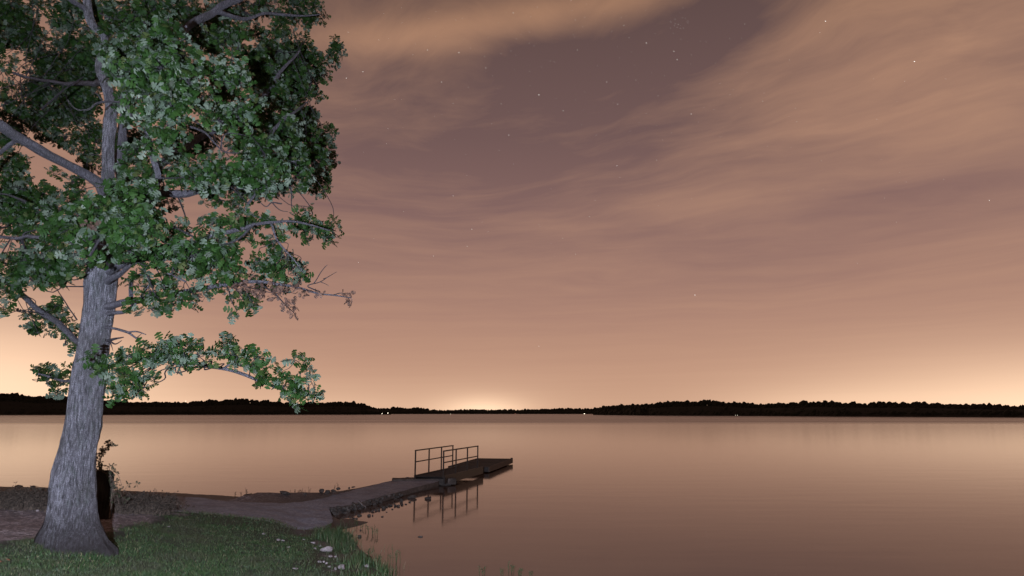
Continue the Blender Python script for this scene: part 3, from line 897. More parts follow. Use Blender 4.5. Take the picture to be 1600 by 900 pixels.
def rosette(c, out, nl, size, dead=False):
    out = np.array(out) / (np.linalg.norm(out) + 1e-9)
    ref = np.array([0, 0, 1.0]) if abs(out[2]) < .9 else np.array([1.0, 0, 0])
    u = np.cross(out, ref); u /= np.linalg.norm(u); w = np.cross(out, u)
    a0 = random.uniform(0, 6.28)
    for k in range(nl):
        a_ = a0 + k * 2 * math.pi / nl + random.uniform(-.4, .4)
        sp_ = random.uniform(.5, 1.25)
        x = out * math.cos(sp_) + (u * math.cos(a_) + w * math.sin(a_)) * math.sin(sp_)
        x = x + np.array([0, 0, -.15])
        z = out * .9 + np.array([0, -.25, .12]) + RNG.normal(0, .45, 3)
        s = size * random.choice((random.uniform(.5, .9), random.uniform(.85, 1.45)))
        (deadP if dead else leafP).append(c + x * .012); (deadX if dead else leafX).append(x); (deadZ if dead else leafZ).append(z); (deadS if dead else leafS).append(s)


# clumps of foliage: px, py, half width, half height, depth (8.8 = trunk), density
CL = [
    # upper left, deep and dark
    (15, 18, 36, 30, 11.5, 1), (38, 52, 32, 20, 11.3, 1), (60, 12, 18, 14, 11, .7), (100, 25, 26, 28, 10.6, 1), (120, 8, 22, 16, 10.3, .9), (15, 62, 26, 12, 11.5, .9),
    (75, 108, 36, 26, 11.6, 1), (108, 132, 36, 28, 11.2, 1.1), (62, 138, 26, 22, 11.8, 1.1), (115, 168, 36, 26, 11.3, 1.1), (80, 182, 34, 18, 11.6, 1), (138, 92, 26, 24, 10.8, 1.1), (112, 66, 26, 18, 11, 1), (55, 185, 26, 14, 12, .9),
    (12, 96, 13, 7, 10.5, .8), (10, 130, 8, 14, 10.5, .8), (8, 160, 14, 16, 10.8, 1), (30, 182, 24, 14, 11, 1), (100, 215, 28, 15, 11.4, 1), (132, 236, 20, 16, 10.9, 1), (70, 210, 22, 8, 11.6, .9), (142, 205, 18, 20, 11.2, 1), (145, 258, 11, 14, 10.6, .8),
    (60, 75, 40, 14, 12, .5), (130, 150, 26, 40, 11.6, .9), (150, 220, 10, 30, 11, .8), (60, 160, 50, 30, 12.2, .8), (100, 100, 50, 40, 12.4, .8), (25, 40, 36, 30, 12.4, .9), (15, 205, 24, 12, 11.2, .8), (150, 60, 20, 30, 10.4, .8),
    (440, 110, 50, 60, 12.2, .8), (470, 210, 30, 60, 12, .8), (390, 200, 50, 50, 11.5, .8), (350, 40, 50, 30, 12.2, .8), (30, 320, 44, 30, 10.8, .8), (60, 410, 44, 24, 9.6, .7), (310, 395, 50, 20, 9.2, .6), (390, 290, 60, 16, 9.8, .8),
    # left below the big limb
    (16, 222, 20, 16, 10.2, .9), (22, 252, 22, 16, 10, 1), (14, 280, 24, 20, 9.8, 1), (36, 295, 18, 12, 9.6, .9), (84, 271, 13, 5, 9.6, .8), (112, 284, 18, 8, 9.8, .8), (68, 302, 22, 12, 9.6, .9), (110, 305, 24, 12, 9.4, .9),
    (20, 312, 28, 16, 9.6, 1), (50, 328, 36, 18, 9.2, 1), (18, 345, 26, 18, 9.2, 1), (95, 332, 30, 16, 8.8, 1),
    # central bright crown
    (190, 85, 32, 26, 7.7, 1), (225, 68, 28, 22, 7.5, 1), (262, 48, 22, 24, 7.4, 1), (205, 115, 34, 28, 7.2, 1.1), (250, 105, 36, 34, 6.9, 1.1), (290, 85, 26, 26, 7.3, 1), (292, 128, 30, 26, 7, 1.05), (330, 108, 24, 22, 7.5, 1),
    (228, 150, 36, 30, 7, 1.05), (270, 160, 34, 28, 6.9, 1.05), (318, 150, 26, 18, 7.3, .8), (362, 112, 26, 22, 7.7, 1), (375, 130, 14, 16, 7.7, .9), (205, 172, 20, 18, 7.5, .9), (262, 195, 32, 18, 7, 1), (240, 222, 22, 24, 7.4, .75),
    (338, 186, 26, 16, 7.2, 1), (372, 184, 26, 20, 7.4, 1), (345, 175, 34, 12, 7.6, .9), (395, 165, 16, 14, 8, .9), (215, 240, 22, 20, 8.4, .8), (268, 215, 22, 12, 7.3, .9),
    # top middle
    (165, 22, 28, 24, 9.4, 1), (200, 25, 30, 24, 9.1, 1), (240, 15, 28, 20, 9.4, 1), (175, 58, 26, 22, 8.9, 1), (285, 12, 28, 16, 9.8, .9), (305, 60, 20, 20, 9.6, .9), (345, 68, 30, 20, 9.2, 1), (372, 52, 20, 16, 9.4, .8), (350, 12, 26, 14, 10.2, .9),
    (385, 20, 26, 16, 10.6, .9), (420, 8, 26, 14, 11, 1), (460, 8, 24, 14, 11.4, 1), (490, 8, 16, 12, 11.6, .9),
    # upper right, dark
    (405, 52, 22, 10, 11, .6), (438, 40, 24, 20, 11.2, .95), (475, 30, 22, 16, 11.6, .95), (502, 28, 12, 8, 12, .9), (430, 78, 28, 20, 10.8, .95), (468, 78, 26, 22, 11.4, 1), (392, 85, 22, 18, 9.8, 1), (412, 108, 26, 22, 10, 1),
    (455, 112, 30, 24, 10.6, 1.05), (492, 98, 20, 20, 11.4, 1.05), (524, 75, 12, 17, 12, 1), (520, 92, 10, 10, 12, .9), (505, 118, 13, 14, 11.8, .9), (430, 142, 26, 20, 10, 1), (468, 142, 26, 18, 10.8, 1), (495, 148, 10, 9, 11.6, .9),
    (418, 175, 28, 20, 9.3, 1), (455, 172, 24, 18, 10.2, 1), (482, 178, 13, 16, 11, .95), (440, 205, 34, 20, 9.4, 1.05), (480, 210, 20, 20, 10.6, 1), (514, 204, 13, 11, 11.6, .9), (506, 228, 18, 18, 11.2, 1.05), (516, 250, 11, 14, 11.6, .9),
    # right middle mass
    (410, 235, 34, 24, 8.5, 1.05), (450, 240, 30, 22, 9, 1.05), (488, 250, 26, 24, 10, 1.1), (380, 225, 24, 14, 9, .9), (425, 268, 34, 20, 8.4, 1.05), (465, 275, 30, 22, 9, 1.05), (500, 276, 16, 20, 10.8, 1), (495, 298, 12, 8, 10.6, .8),
    (380, 270, 34, 18, 8.2, 1.05), (340, 272, 32, 18, 8, 1), (300, 278, 30, 16, 8, 1), (330, 250, 24, 12, 8.2, .8), (365, 293, 34, 12, 8.4, 1), (410, 292, 26, 12, 8.5, .95), (455, 300, 20, 8, 9, .7), (345, 312, 28, 10, 9, .9), (375, 318, 20, 12, 9, .8), (320, 290, 22, 10, 8.4, .9),
    (280, 255, 20, 16, 8.2, .6), (258, 265, 18, 20, 8, .9), (230, 275, 20, 18, 8.2, .9), (205, 265, 20, 16, 8.2, .9), (475, 322, 10, 8, 8.8, .7), (270, 318, 14, 6, 9.6, .7),
    # centre low crown
    (190, 300, 26, 18, 7.4, 1), (225, 308, 24, 22, 7.5, 1.05), (170, 325, 30, 20, 7.2, 1.05), (210, 335, 32, 22, 7.1, 1.05), (140, 345, 30, 20, 7.4, 1.05), (175, 355, 30, 20, 7.1, 1.05), (220, 362, 30, 20, 7.2, 1.05), (110, 358, 30, 20, 7.8, 1),
    (150, 380, 30, 16, 7.2, 1), (195, 385, 28, 16, 7.3, .95), (235, 345, 20, 22, 7.7, 1), (80, 350, 28, 14, 8.5, .95), (62, 372, 30, 14, 8.6, .8), (95, 388, 30, 16, 7.9, 1), (120, 398, 22, 12, 7.8, .8), (145, 408, 18, 12, 7.5, .7),
    # left tier
    (20, 370, 24, 8, 9.3, .7), (40, 408, 28, 16, 8.4, 1), (68, 420, 32, 16, 8.2, 1.05), (20, 425, 24, 18, 8.4, 1), (10, 450, 18, 18, 8.6, .95), (98, 425, 22, 14, 8.3, 1), (45, 436, 28, 12, 8.5, .9), (85, 445, 22, 7, 8.5, .8), (5, 480, 10, 10, 8.8, .7), (115, 410, 18, 12, 8.2, .8),
    # right tier under the gap
    (210, 405, 20, 16, 7.8, .7), (250, 395, 28, 20, 7.7, .95), (285, 378, 26, 18, 7.8, .95), (300, 400, 28, 20, 7.6, 1), (330, 378, 26, 18, 7.8, 1), (350, 400, 26, 22, 7.7, 1.05), (320, 425, 30, 16, 7.8, 1), (355, 425, 22, 14, 7.9, .95), (265, 430, 22, 18, 7.9, .7),
    (285, 355, 14, 10, 8.2, .7), (332, 350, 18, 12, 8.1, .9), (365, 352, 24, 14, 8, 1), (395, 345, 20, 12, 8.3, .9), (425, 352, 20, 8, 8.4, .8), (380, 372, 20, 12, 8.1, .7), (445, 362, 10, 9, 8.5, .8), (418, 380, 12, 9, 8.6, .7),
    (468, 345, 20, 10, 9, 1), (490, 350, 20, 11, 9.1, 1), (517, 356, 15, 14, 9.2, 1.05), (515, 374, 14, 9, 9.2, .9), (480, 372, 9, 6, 9, .6), (430, 388, 10, 12, 8.6, .8), (442, 402, 14, 12, 8.7, .85),
    (405, 408, 18, 12, 8.5, .9), (425, 422, 24, 13, 8.6, 1), (458, 418, 20, 13, 8.8, 1), (475, 430, 13, 9, 9, .9), (440, 440, 20, 8, 8.8, .7), (400, 430, 14, 10, 8.5, .7),
    (235, 455, 20, 14, 8, .75), (262, 470, 28, 13, 8, .9), (235, 482, 20, 9, 8, .85), (290, 472, 20, 8, 8, .75), (305, 462, 20, 7, 8, .7), (376, 468, 20, 10, 8.3, .9), (395, 478, 14, 8, 8.3, .85), (370, 485, 10, 7, 8.3, .8), (215, 445, 16, 14, 8.1, .55), (345, 455, 20, 7, 8.2, .6), (200, 480, 10, 5, 8.1, .5),
    # lower left tiers
    (55, 500, 18, 12, 9.6, .9), (82, 492, 20, 11, 9.4, .95), (98, 508, 18, 13, 9.3, .95), (62, 518, 14, 8, 9.6, .8), (112, 524, 12, 14, 9.2, .9), (108, 540, 9, 6, 9.2, .7), (45, 488, 10, 6, 9.6, .6), (88, 478, 20, 6, 9.3, .5),
    (68, 580, 16, 8, 9.4, .9), (92, 578, 14, 7, 9.3, .85), (98, 598, 16, 11, 9.2, .9), (85, 612, 14, 7, 9.3, .75), (62, 592, 9, 5, 9.4, .6),
    # low right branch
    (152, 560, 14, 10, 7.8, .9), (158, 575, 8, 8, 7.8, .8), (180, 578, 14, 14, 7.6, .9), (205, 558, 20, 12, 7.5, .95), (232, 552, 20, 14, 7.4, 1), (260, 545, 20, 16, 7.4, 1), (285, 545, 22, 18, 7.4, 1.05), (275, 568, 24, 12, 7.5, 1), (308, 555, 18, 20, 7.5, 1), (326, 562, 10, 10, 7.6, .8),
    (185, 600, 18, 17, 7.7, .95), (210, 592, 20, 18, 7.6, 1.05), (228, 605, 16, 12, 7.6, .95), (205, 618, 14, 8, 7.7, .8), (178, 615, 12, 8, 7.7, .8), (242, 592, 7, 7, 7.6, .7),
    (352, 545, 14, 14, 7.8, 1), (358, 533, 6, 8, 7.8, .8), (372, 556, 20, 14, 7.8, 1.05), (398, 560, 18, 13, 7.8, 1.05), (412, 575, 16, 13, 7.8, 1.05), (398, 592, 14, 9, 7.9, .95), (425, 592, 16, 10, 7.9, .95), (445, 600, 16, 11, 7.9, 1), (458, 612, 16, 13, 7.9, 1.05), (470, 625, 16, 10, 7.9, .95),
    (482, 600, 9, 14, 7.9, .9), (484, 580, 7, 11, 7.9, .85), (474, 566, 8, 7, 7.9, .8), (462, 563, 8, 5, 7.9, .75), (500, 612, 10, 6, 7.9, .85), (488, 615, 10, 7, 7.9, .8), (448, 592, 8, 9, 7.9, .6),
    # unlit depth behind the crown
    (310, 215, 30, 24, 12.6, 1.2), (285, 235, 26, 18, 12.4, 1.1), (330, 60, 26, 24, 12.8, 1.1), (350, 145, 24, 30, 12.5, 1.1), (410, 130, 26, 30, 12.7, 1), (230, 40, 60, 40, 12.4, .9), (160, 110, 40, 40, 12.4, .8), (440, 230, 40, 40, 12.4, .9),
    (250, 300, 20, 16, 11.4, .8), (300, 30, 30, 26, 12.6, 1), (200, 220, 30, 40, 11.8, .8), (250, 130, 50, 50, 11.8, .8), (180, 370, 50, 30, 10.4, .5), (470, 110, 30, 40, 12.9, .8),
    # the crown outside the frame
    (-50, 60, 45, 50, 10.5, .8), (-60, 180, 45, 50, 9.5, .7), (-50, 300, 40, 45, 9.2, .7), (-40, 410, 40, 30, 8.8, .7), (-130, 120, 50, 60, 9.5, .5), (-120, 300, 50, 50, 9, .5), (40, -50, 50, 40, 10, .7), (140, -50, 55, 40, 9.3, .7), (250, -50, 55, 40, 9.2, .7),
    (350, -50, 55, 40, 10, .7), (440, -45, 45, 35, 11, .7), (110, -150, 70, 55, 9.3, .45), (240, -150, 70, 55, 9.3, .45), (350, -130, 60, 50, 10, .45), (180, -260, 70, 55, 9.3, .35), (40, -150, 60, 50, 9.8, .45),
]
LEAF = 0.104 * K / 1.12
XX = 1.0
for (px, py, rx, ry, D, dens) in CL:
    if px > 150 and 530 < py < 630: ry *= .86; dens *= .92
    D = 8.8 + (D - 8.8) * (1.45 if D > 8.8 else 1.1)
    Y = D * K
    c = np.array(at(px, py, Y)); s = Y / F
    ex, ez = rx * s * 1.02, ry * s * 1.02
    ey = (ex + ez) * .5 * .95
    # feeding branch from the nearest limb
    dd = np.linalg.norm(SPn - c, axis=1) - SRn * 2
    j = int(np.argmin(dd)); root = SPn[j]
    if dd[j] < 2.6:
        ln_ = float(np.linalg.norm(root - c)); q1 = root * .67 + c * .33 + RNG.normal(0, .09 * ln_, 3); q2 = root * .33 + c * .67 + RNG.normal(0, .09 * ln_, 3) - np.array([0, 0, .05 * ln_])
        Q = catmull([root, q1, q2, c], 4)
        r0 = min(.017 if D < 9.5 else .010, SRn[j] * .5) * (.6 + .4 * min(1, rx / 25)); twigs.tube(loc(Q), np.linspace(r0, .006, len(Q)), 5)
    area = math.pi * rx * ry
    nro = max(3, int(area * dens / (32 if D > 9.6 else 42) * (1.0 if py > -20 else .6) * (D / 9.0) ** 1.2))
    for k in range(nro):
        v = RNG.normal(0, 1, 3); v /= np.linalg.norm(v)
        rr = random.random() ** .45
        v2 = v * rr * (1 + .28 * mnoise.noise(Vector((c + v * .6) * 3.1)))
        p_ = c + v2 * np.array([ex, ey, ez])
        out = v * .9 + np.array([0, 0, .35]) + RNG.normal(0, .35, 3)
        rosette(p_, out, random.choice((4, 5, 5, 6)), LEAF)
        if k % 3 == 0:
            e = p_; m = c + (p_ - c) * .55 + RNG.normal(0, .03, 3) + np.array([0, 0, -.02])
            Q = catmull([c, m, e], 3); twigs.tube(loc(Q), np.linspace(.007, .0025, len(Q)), 4)

for (px, py, rx, ry, nr) in [(372, 447, 8, 6, 7), (395, 452, 10, 6, 9), (410, 455, 8, 6, 7), (428, 462, 8, 6, 7), (455, 472, 9, 7, 10), (460, 488, 4, 3, 3), (478, 457, 7, 4, 5), (500, 460, 5, 3, 3), (543, 456, 3, 2, 2), (547, 468, 3, 4, 2), (310, 462, 8, 4, 5), (285, 460, 6, 4, 3), (445, 450, 8, 5, 5), (466, 450, 5, 4, 3), (143, 352, 6, 5, 5), (533, 460, 3, 2, 1), (430, 448, 8, 5, 5)]:
    for k in range(nr):
        p_ = np.array(at(px + random.uniform(-rx, rx), py + random.uniform(-ry, ry), (7.95 if px > 200 else 6.8) * K))
        rosette(p_, RNG.normal(0, 1, 3), 4, LEAF * .62, True)

tw = twigs.build('twigs', MAT['twig'], tree); tag(tw, kind='stuff')


def leaf_mesh(name, P, X, Z, S, mat, parent, kind='stuff'):
    P = np.array(P); M = rot_from(np.array(X), np.array(Z)); S = np.array(S)
    curl = RNG.uniform(-.5, .25, len(P))
    base_ = LV[None].repeat(len(P), 0).copy()
    base_[:, :, 2] += curl[:, None] * base_[:, :, 0] ** 2
    base_[:, :, 1] *= RNG.uniform(.85, 1.2, (len(P), 1))
    W_ = np.einsum('nij,nkj->nki', M, base_) * S[:, None, None] + P[:, None, :]
    nv = len(LV)
    Fc = (LF[None] + (np.arange(len(P)) * nv)[:, None, None]).reshape(-1, 3)
    o = mesh_obj(name, loc(W_.reshape(-1, 3)) if parent is tree else W_.reshape(-1, 3), Fc, mat, parent)
    tag(o, kind=kind); return o


P = np.array(leafP); print('leaves', len(P))
# 300 leaves that show largest are parts of their own
r_ = P - CAMV; dep = r_[:, 1] * CP + r_[:, 2] * SP
pxx = 800 + r_[:, 0] / dep * F; pyy = 450 - (r_[:, 2] * CP - r_[:, 1] * SP) / dep * F
infr = (pxx > 5) & (pxx < 600) & (pyy > 5)
toface = np.abs(np.einsum('ij,ij->i', np.array(leafZ) / np.linalg.norm(leafZ, axis=1)[:, None], r_ / np.linalg.norm(r_, axis=1)[:, None]))
score = np.where(infr, np.array(leafS) / dep * (.4 + toface), 0)
pick = np.argsort(-score)[:300]
rest = np.setdiff1d(np.arange(len(P)), pick)
sel = lambda L, ix: [L[i] for i in ix]
leaf_mesh('foliage', sel(leafP, rest), sel(leafX, rest), sel(leafZ, rest), sel(leafS, rest), MAT['leaf'], tree)
leaf_mesh('dead_foliage', deadP, deadX, deadZ, deadS, MAT['dead'], tree)
lm = []
for q in range(4):
    V_ = LV.copy(); V_[:, 2] += (-.35 + .15 * q) * V_[:, 0] ** 2; V_[:, 1] *= .9 + .08 * q
    me = bpy.data.meshes.new('leaf'); me.from_pydata(V_.tolist(), [], LF.tolist()); me.materials.append(MAT['leaf']); lm.append(me)
from mathutils import Matrix
for c_, i in enumerate(pick):
    M = rot_from(np.array([leafX[i]]), np.array([leafZ[i]]))[0]
    o = bpy.data.objects.new('leaf', lm[c_ % 4]); COL.objects.link(o); o.parent = tree
    s = leafS[i]
    o.matrix_local = Matrix([list(M[0] * s) + [leafP[i][0] - TB.x], list(M[1] * s) + [leafP[i][1] - TB.y], list(M[2] * s) + [leafP[i][2] - TB.z], [0, 0, 0, 1]])

# ------------------------------------------------------------------ stump with vine behind the trunk
SB = hit(155, 809)
sc_ = SB.y / F
w_ = 15.0 * sc_; hS = (809 - 742) * sc_ / CP
stump = empty('stump', SB)
tag(stump, 'dark rotten stump draped with a vine right behind the oak trunk', 'stump')
Sv = []; nr_, ns_ = 26, 28
for i in range(nr_):
    t = i / (nr_ - 1)
    for k in range(ns_):
        a_ = 2 * math.pi * k / ns_
        r_ = w_ * (1.0 - .06 * t + .10 * math.exp(-t * 9)) * (1 + .09 * mnoise.noise(Vector((math.cos(a_) * 2.2, math.sin(a_) * 2.2, t * 2))) + .05 * abs(mnoise.noise(Vector((math.cos(a_) * 7, math.sin(a_) * 7, t * 3)))))
        if t > .88: r_ *= math.sqrt(max(.05, 1 - ((t - .88) / .12) ** 2 * .75))
        zt = t * hS * (1 + (.04 * mnoise.noise(Vector((math.cos(a_) * 2, math.sin(a_) * 2, 9))) if t > .8 else 0))
        Sv.append((math.cos(a_) * r_, math.sin(a_) * r_, zt - .15 * (1 - t)))
Sf = []
for i in range(nr_ - 1):
    for k in range(ns_):
        k2 = (k + 1) % ns_
        Sf.append((i * ns_ + k, i * ns_ + k2, (i + 1) * ns_ + k2, (i + 1) * ns_ + k))
Sf.append(tuple((nr_ - 1) * ns_ + k for k in range(ns_)))
mesh_obj('stump_wood', Sv, Sf, MAT['stump'], stump, True)

vine = empty('vine', (SB.x + w_ * 1.2, SB.y, SB.z))
tag(vine, 'dry twining vine with small leaves sprouting above the dark stump', 'vine')
VO = np.array(vine.location)
va = Acc(); vp = []; vx = []; vz = []; vs = []
vs_px = [([(170, 808), (174, 780), (171, 755), (160, 738), (155, 722), (163, 706), (172, 697), (167, 692)], 1.0), ([(172, 790), (176, 765), (170, 745), (152, 735), (145, 728), (146, 715)], .8), ([(160, 738), (156, 725), (150, 718), (157, 708), (166, 703)], .7),
         ([(171, 758), (180, 752), (184, 765), (190, 775), (198, 783)], .6), ([(165, 740), (178, 735), (187, 748), (192, 765), (204, 770)], .5), ([(176, 770), (172, 750), (168, 732), (176, 727)], .6), ([(190, 775), (200, 758), (210, 755), (216, 762)], .4), ([(172, 697), (176, 694), (180, 697)], .5),
         ([(150, 735), (163, 737), (172, 742), (178, 755), (182, 770), (186, 790)], .8), ([(158, 740), (170, 748), (178, 765), (180, 785)], .7), ([(165, 706), (158, 700), (153, 702)], .5)]
for L, r0 in vs_px:
    for rep in range(2 if r0 > .55 else 1):
        Pp = np.array([at(x + random.uniform(-1.5, 1.5) * (rep * 1.6), y + random.uniform(-1.5, 1.5), SB.y - w_ * .9 + .25 * random.random()) for x, y in L])
        Q = catmull(Pp, 5)
        for i in range(len(Q)): Q[i] += np.array(mnoise.noise_vector(Vector(Q[i]) * 7)) * .02
        va.tube(Q - VO, np.linspace(r0, r0 * .4, len(Q)) * sc_ * .8, 5)
        for i in range(4, len(Q), 2):
            if (L[-1][1] < 740 or random.random() < .4) and random.random() < .8:
                for q in range(4):
                    vp.append(Q[i] - VO + RNG.normal(0, .012, 3)); vx.append(RNG.normal(0, 1, 3)); vz.append(RNG.normal(0, 1, 3)); vs.append(random.uniform(.04, .085))
va.build('stems', MAT['brush'], vine)
lvm = simple('vine_leaf_green', (.02, .03, .012), (.06, .06, .03), .8, 9)
leaf_mesh('leaves', vp, vx, vz, vs, lvm, vine)


# ------------------------------------------------------------------ brush
def brush(name, label, spots, nst, h, seed):
    """spots: list of (px,py,half px) along the ground"""
    rg = np.random.default_rng(seed)
    base_ = hit(spots[0][0], spots[0][1]); t = empty(name, base_); tag(t, label, 'bush')
    O = np.array(base_); a = Acc(); lp = []; lx = []; lz = []; ls = []
    for (px, py, hw, hs) in spots:
        c = hit(px, py)
        for k in range(nst):
            x = c.x + rg.normal(0, hw * c.y / F * .55); y = c.y + abs(rg.normal(0, .45)); z = terr1(x, y) - .02
            hh = h * hs * rg.uniform(.5, 1.1)
            lean = rg.normal(0, .45, 2)
            p0 = np.array([x, y, z]); p1 = p0 + np.array([lean[0] * hh * .4, lean[1] * hh * .3, hh * .6]); p2 = p1 + np.array([lean[0] * hh * .7, lean[1] * hh * .5, hh * rg.uniform(-.1, .45)])
            Q = catmull([p0, p1, p2], 3); a.tube(Q - O, np.linspace(.006, .002, len(Q)), 3)
            for q in range(3):
                s0_ = Q[rg.integers(2, len(Q))]; e = s0_ + rg.normal(0, .5, 3) * hh * .35
                a.tube(np.array([s0_, (s0_ + e) / 2 + rg.normal(0, .01, 3), e]) - O, [.003, .002, .0015], 3)
                for w in range(2):
                    lp.append(s0_ + (e - s0_) * rg.uniform(.3, 1) - O); lx.append(rg.normal(0, 1, 3)); lz.append(rg.normal(0, 1, 3)); ls.append(rg.uniform(.03, .06))
    st = a.build('stems', MAT['brush'], t); tag(st, kind='stuff')
    leaf_mesh('dry_leaves', lp, lx, lz, ls, MAT['brushleaf'], t)


brush('bush', 'tangle of dry brown brush between the stump and the path', [(182, 803, 14, 1.0), (200, 803, 16, 1.0), (220, 803, 16, 1.05), (232, 804, 14, 1.0), (245, 800, 10, .6), (255, 796, 14, .35), (190, 795, 18, .9), (215, 794, 18, .9)], 230, .42, 3)
brush('bush', 'low dry brown brush on the bank left of the oak trunk', [(5, 797, 20, 1), (25, 798, 18, 1), (45, 798, 18, 1), (65, 799, 18, 1), (80, 799, 14, 1), (15, 789, 22, 1), (45, 789, 22, 1), (70, 790, 20, 1), (-20, 796, 20, 1), (-60, 795, 25, 1)], 210, .36, 4)

# ------------------------------------------------------------------ gangway, abutment, floating platform
G0l = np.array(at(647.5, 745, 29.9)); G0r = np.array(at(694, 750, 29.2))
dirv = np.array([.262, .965, 0]); dirv /= np.linalg.norm(dirv); side = np.array([dirv[1], -dirv[0], 0])
O0 = onz(648, 744.0, .40); O0 = np.array([O0.x, O0.y, 0.0])
GW = 1.37; rzg = math.atan2(-dirv[0], dirv[1])
gang = empty('gangway', O0, rzg)
tag(gang, 'dark gangway with steel handrails on both sides leading to the platform', 'gangway')
DK = .40
GL = 5.45
a = Acc()
ngp = 37
plm = None
for i in range(ngp):
    y0 = i * GL / ngp
    w2 = GL / ngp - .012
    a = Acc(); a.box((GW / 2, y0 + w2 / 2, DK - .02 + .004 * random.uniform(-1, 1)), (GW - .12 + random.uniform(-.01, .01), w2, .035))
    a.build('plank', MAT['plank'], gang)
for x in (0, GW):
    a = Acc(); a.box((x, GL / 2, DK - .13), (.07, GL, .34)); a.build('side_beam', MAT['rail'], gang)
a = Acc()
for y in np.linspace(.8, GL - .4, 4): a.box((GW / 2, y, DK - .14), (GW - .08, .08, .1))
a.build('cross_beam', MAT['rail'], gang)
RL = 4.75
for x, y0 in ((0.0, 0.0), (GW, -.15)):
    t = empty('railing', (x, y0, 0)); t.parent = gang
    for k in range(4):
        yy = .03 + RL * k / 3
        b = Acc(); b.box((0, yy, DK + .52), (.05, .05, 1.12)); b.build('post', MAT['rail'], t)
    b = Acc(); b.box((0, RL / 2 + .03, DK + 1.085), (.06, RL + .06, .05)); b.build('top_rail', MAT['rail'], t)
    b = Acc(); b.box((.003, RL / 2 + .03, DK + .60), (.045, RL - .05, .045)); b.build('middle_rail', MAT['rail'], t)

# abutment block at the end of the causeway
AB = onz(613, 751, .26); Ar = onz(715, 755, .10)
vec = np.array([Ar.x - AB.x, Ar.y - AB.y]); Lb = float(np.linalg.norm(vec)); rza = math.atan2(vec[1], vec[0])
abut = empty('concrete_abutment', (AB.x, AB.y, 0), rza)
tag(abut, 'weathered concrete block under the near end of the gangway', 'concrete block')


def rough_box(name, x0, x1, y0, y1, z0, z1, mat, parent, seg=8, amp=.02):
    bm = bmesh.new(); bmesh.ops.create_cube(bm, size=1)
    bmesh.ops.scale(bm, vec=(x1 - x0, y1 - y0, z1 - z0), verts=bm.verts); bmesh.ops.translate(bm, vec=((x0 + x1) / 2, (y0 + y1) / 2, (z0 + z1) / 2), verts=bm.verts)
    bmesh.ops.bevel(bm, geom=list(bm.edges), offset=.025, segments=2, affect='EDGES')
    bmesh.ops.subdivide_edges(bm, edges=[e for e in bm.edges if e.calc_length() > .3], cuts=seg, use_grid_fill=True)
    for v in bm.verts: v.co += Vector(mnoise.noise_vector(v.co * 4 + Vector((x0 * 3, 0, 0)))) * amp
    me = bpy.data.meshes.new(name); bm.to_mesh(me); bm.free(); me.materials.append(mat)
    o = bpy.data.objects.new(name, me); COL.objects.link(o); o.parent = parent; return o


rough_box('slab', 0, Lb * .98, 0, .9, .05, .30, MAT['conc'], abut)
rough_box('footing', .3, Lb * .9, 0.15, .8, -.4, .06, MAT['rock_dark'], abut)

# floating platform
NR = onz(764, 738.5, 0.02); FR = onz(800.5, 717.0, .30)
pd_ = np.array([FR.x - NR.x, FR.y - NR.y]); PLn = float(np.linalg.norm(pd_)); rzp = math.atan2(-pd_[0], pd_[1])
PW = 2.2; PT = .31
plat = empty('floating_platform', (NR.x, NR.y, 0), rzp)
tag(plat, 'low dark floating platform at the far end of the gangway', 'platform')
npl = 44
for i in range(npl):
    w2 = PLn / npl
    a = Acc(); a.box((-PW / 2, (i + .5) * w2, PT - .02 + .004 * random.uniform(-1, 1)), (PW - .08 + random.uniform(-.01, .01), w2 - .012, .04)); a.build('plank', MAT['plank'], plat)
for x in (-PW, 0):
    a = Acc(); a.box((x, PLn / 2, PT - .125), (.06, PLn + .05, .27)); a.build('side_board', MAT['board'], plat)
for y in (0, PLn):
    a = Acc(); a.box((-PW / 2, y, PT - .125), (PW - .06, .06, .25)); a.build('end_board', MAT['rail'], plat)
for k in range(4):
    yk = .9 + k * (PLn - 1.8) / 3
    b = Acc()
    P_ = [(-PW + .15, yk, .05), (-PW + .2, yk, .05), (-.2, yk, .05), (-.15, yk, .05)]
    b.tube(P_, [.12, .2, .2, .12], 14); b.build('float', MAT['float'], plat)
a = Acc(); a.box((-.02, PLn - .12, PT + .03), (.1, .22, .05)); a.build('cleat', MAT['rail'], plat)

# ------------------------------------------------------------------ stones
def rock_mesh(seed, flat=.65, ang=.35):
    bm = bmesh.new(); bmesh.ops.create_icosphere(bm, subdivisions=2, radius=1)
    rg = random.Random(seed); pl_ = []
    for k in range(9):
        v = Vector((rg.gauss(0, 1), rg.gauss(0, 1), rg.gauss(0, 1))).normalized(); pl_.append((v, rg.uniform(.55, .9)))
    for v in bm.verts:
        for nrm_, d_ in pl_:
            s = v.co.dot(nrm_)
            if s > d_: v.co -= nrm_ * (s - d_)
        v.co += Vector(mnoise.noise_vector(v.co * 2 + Vector((seed * 3.1, 0, 0)))) * .12
        v.co.z *= flat
    me = bpy.data.meshes.new('rock'); bm.to_mesh(me); bm.free(); return me


RM = [rock_mesh(i, .5 + .06 * (i % 6)) for i in range(12)]
MAT['rock_mid'] = rockmat('grey_rock', (.08, .07, .065), (.15, .13, .12), (.26, .23, .21))
RMd = []; RMp = []; RMm = []
for me in RM:
    d_ = me.copy(); d_.materials.append(MAT['rock_dark']); RMd.append(d_)
    m2 = me.copy(); m2.materials.append(MAT['rock_mid']); RMm.append(m2)
    p2 = me.copy(); p2.materials.append(MAT['rock_pale']); RMp.append(p2)
rc = [0]


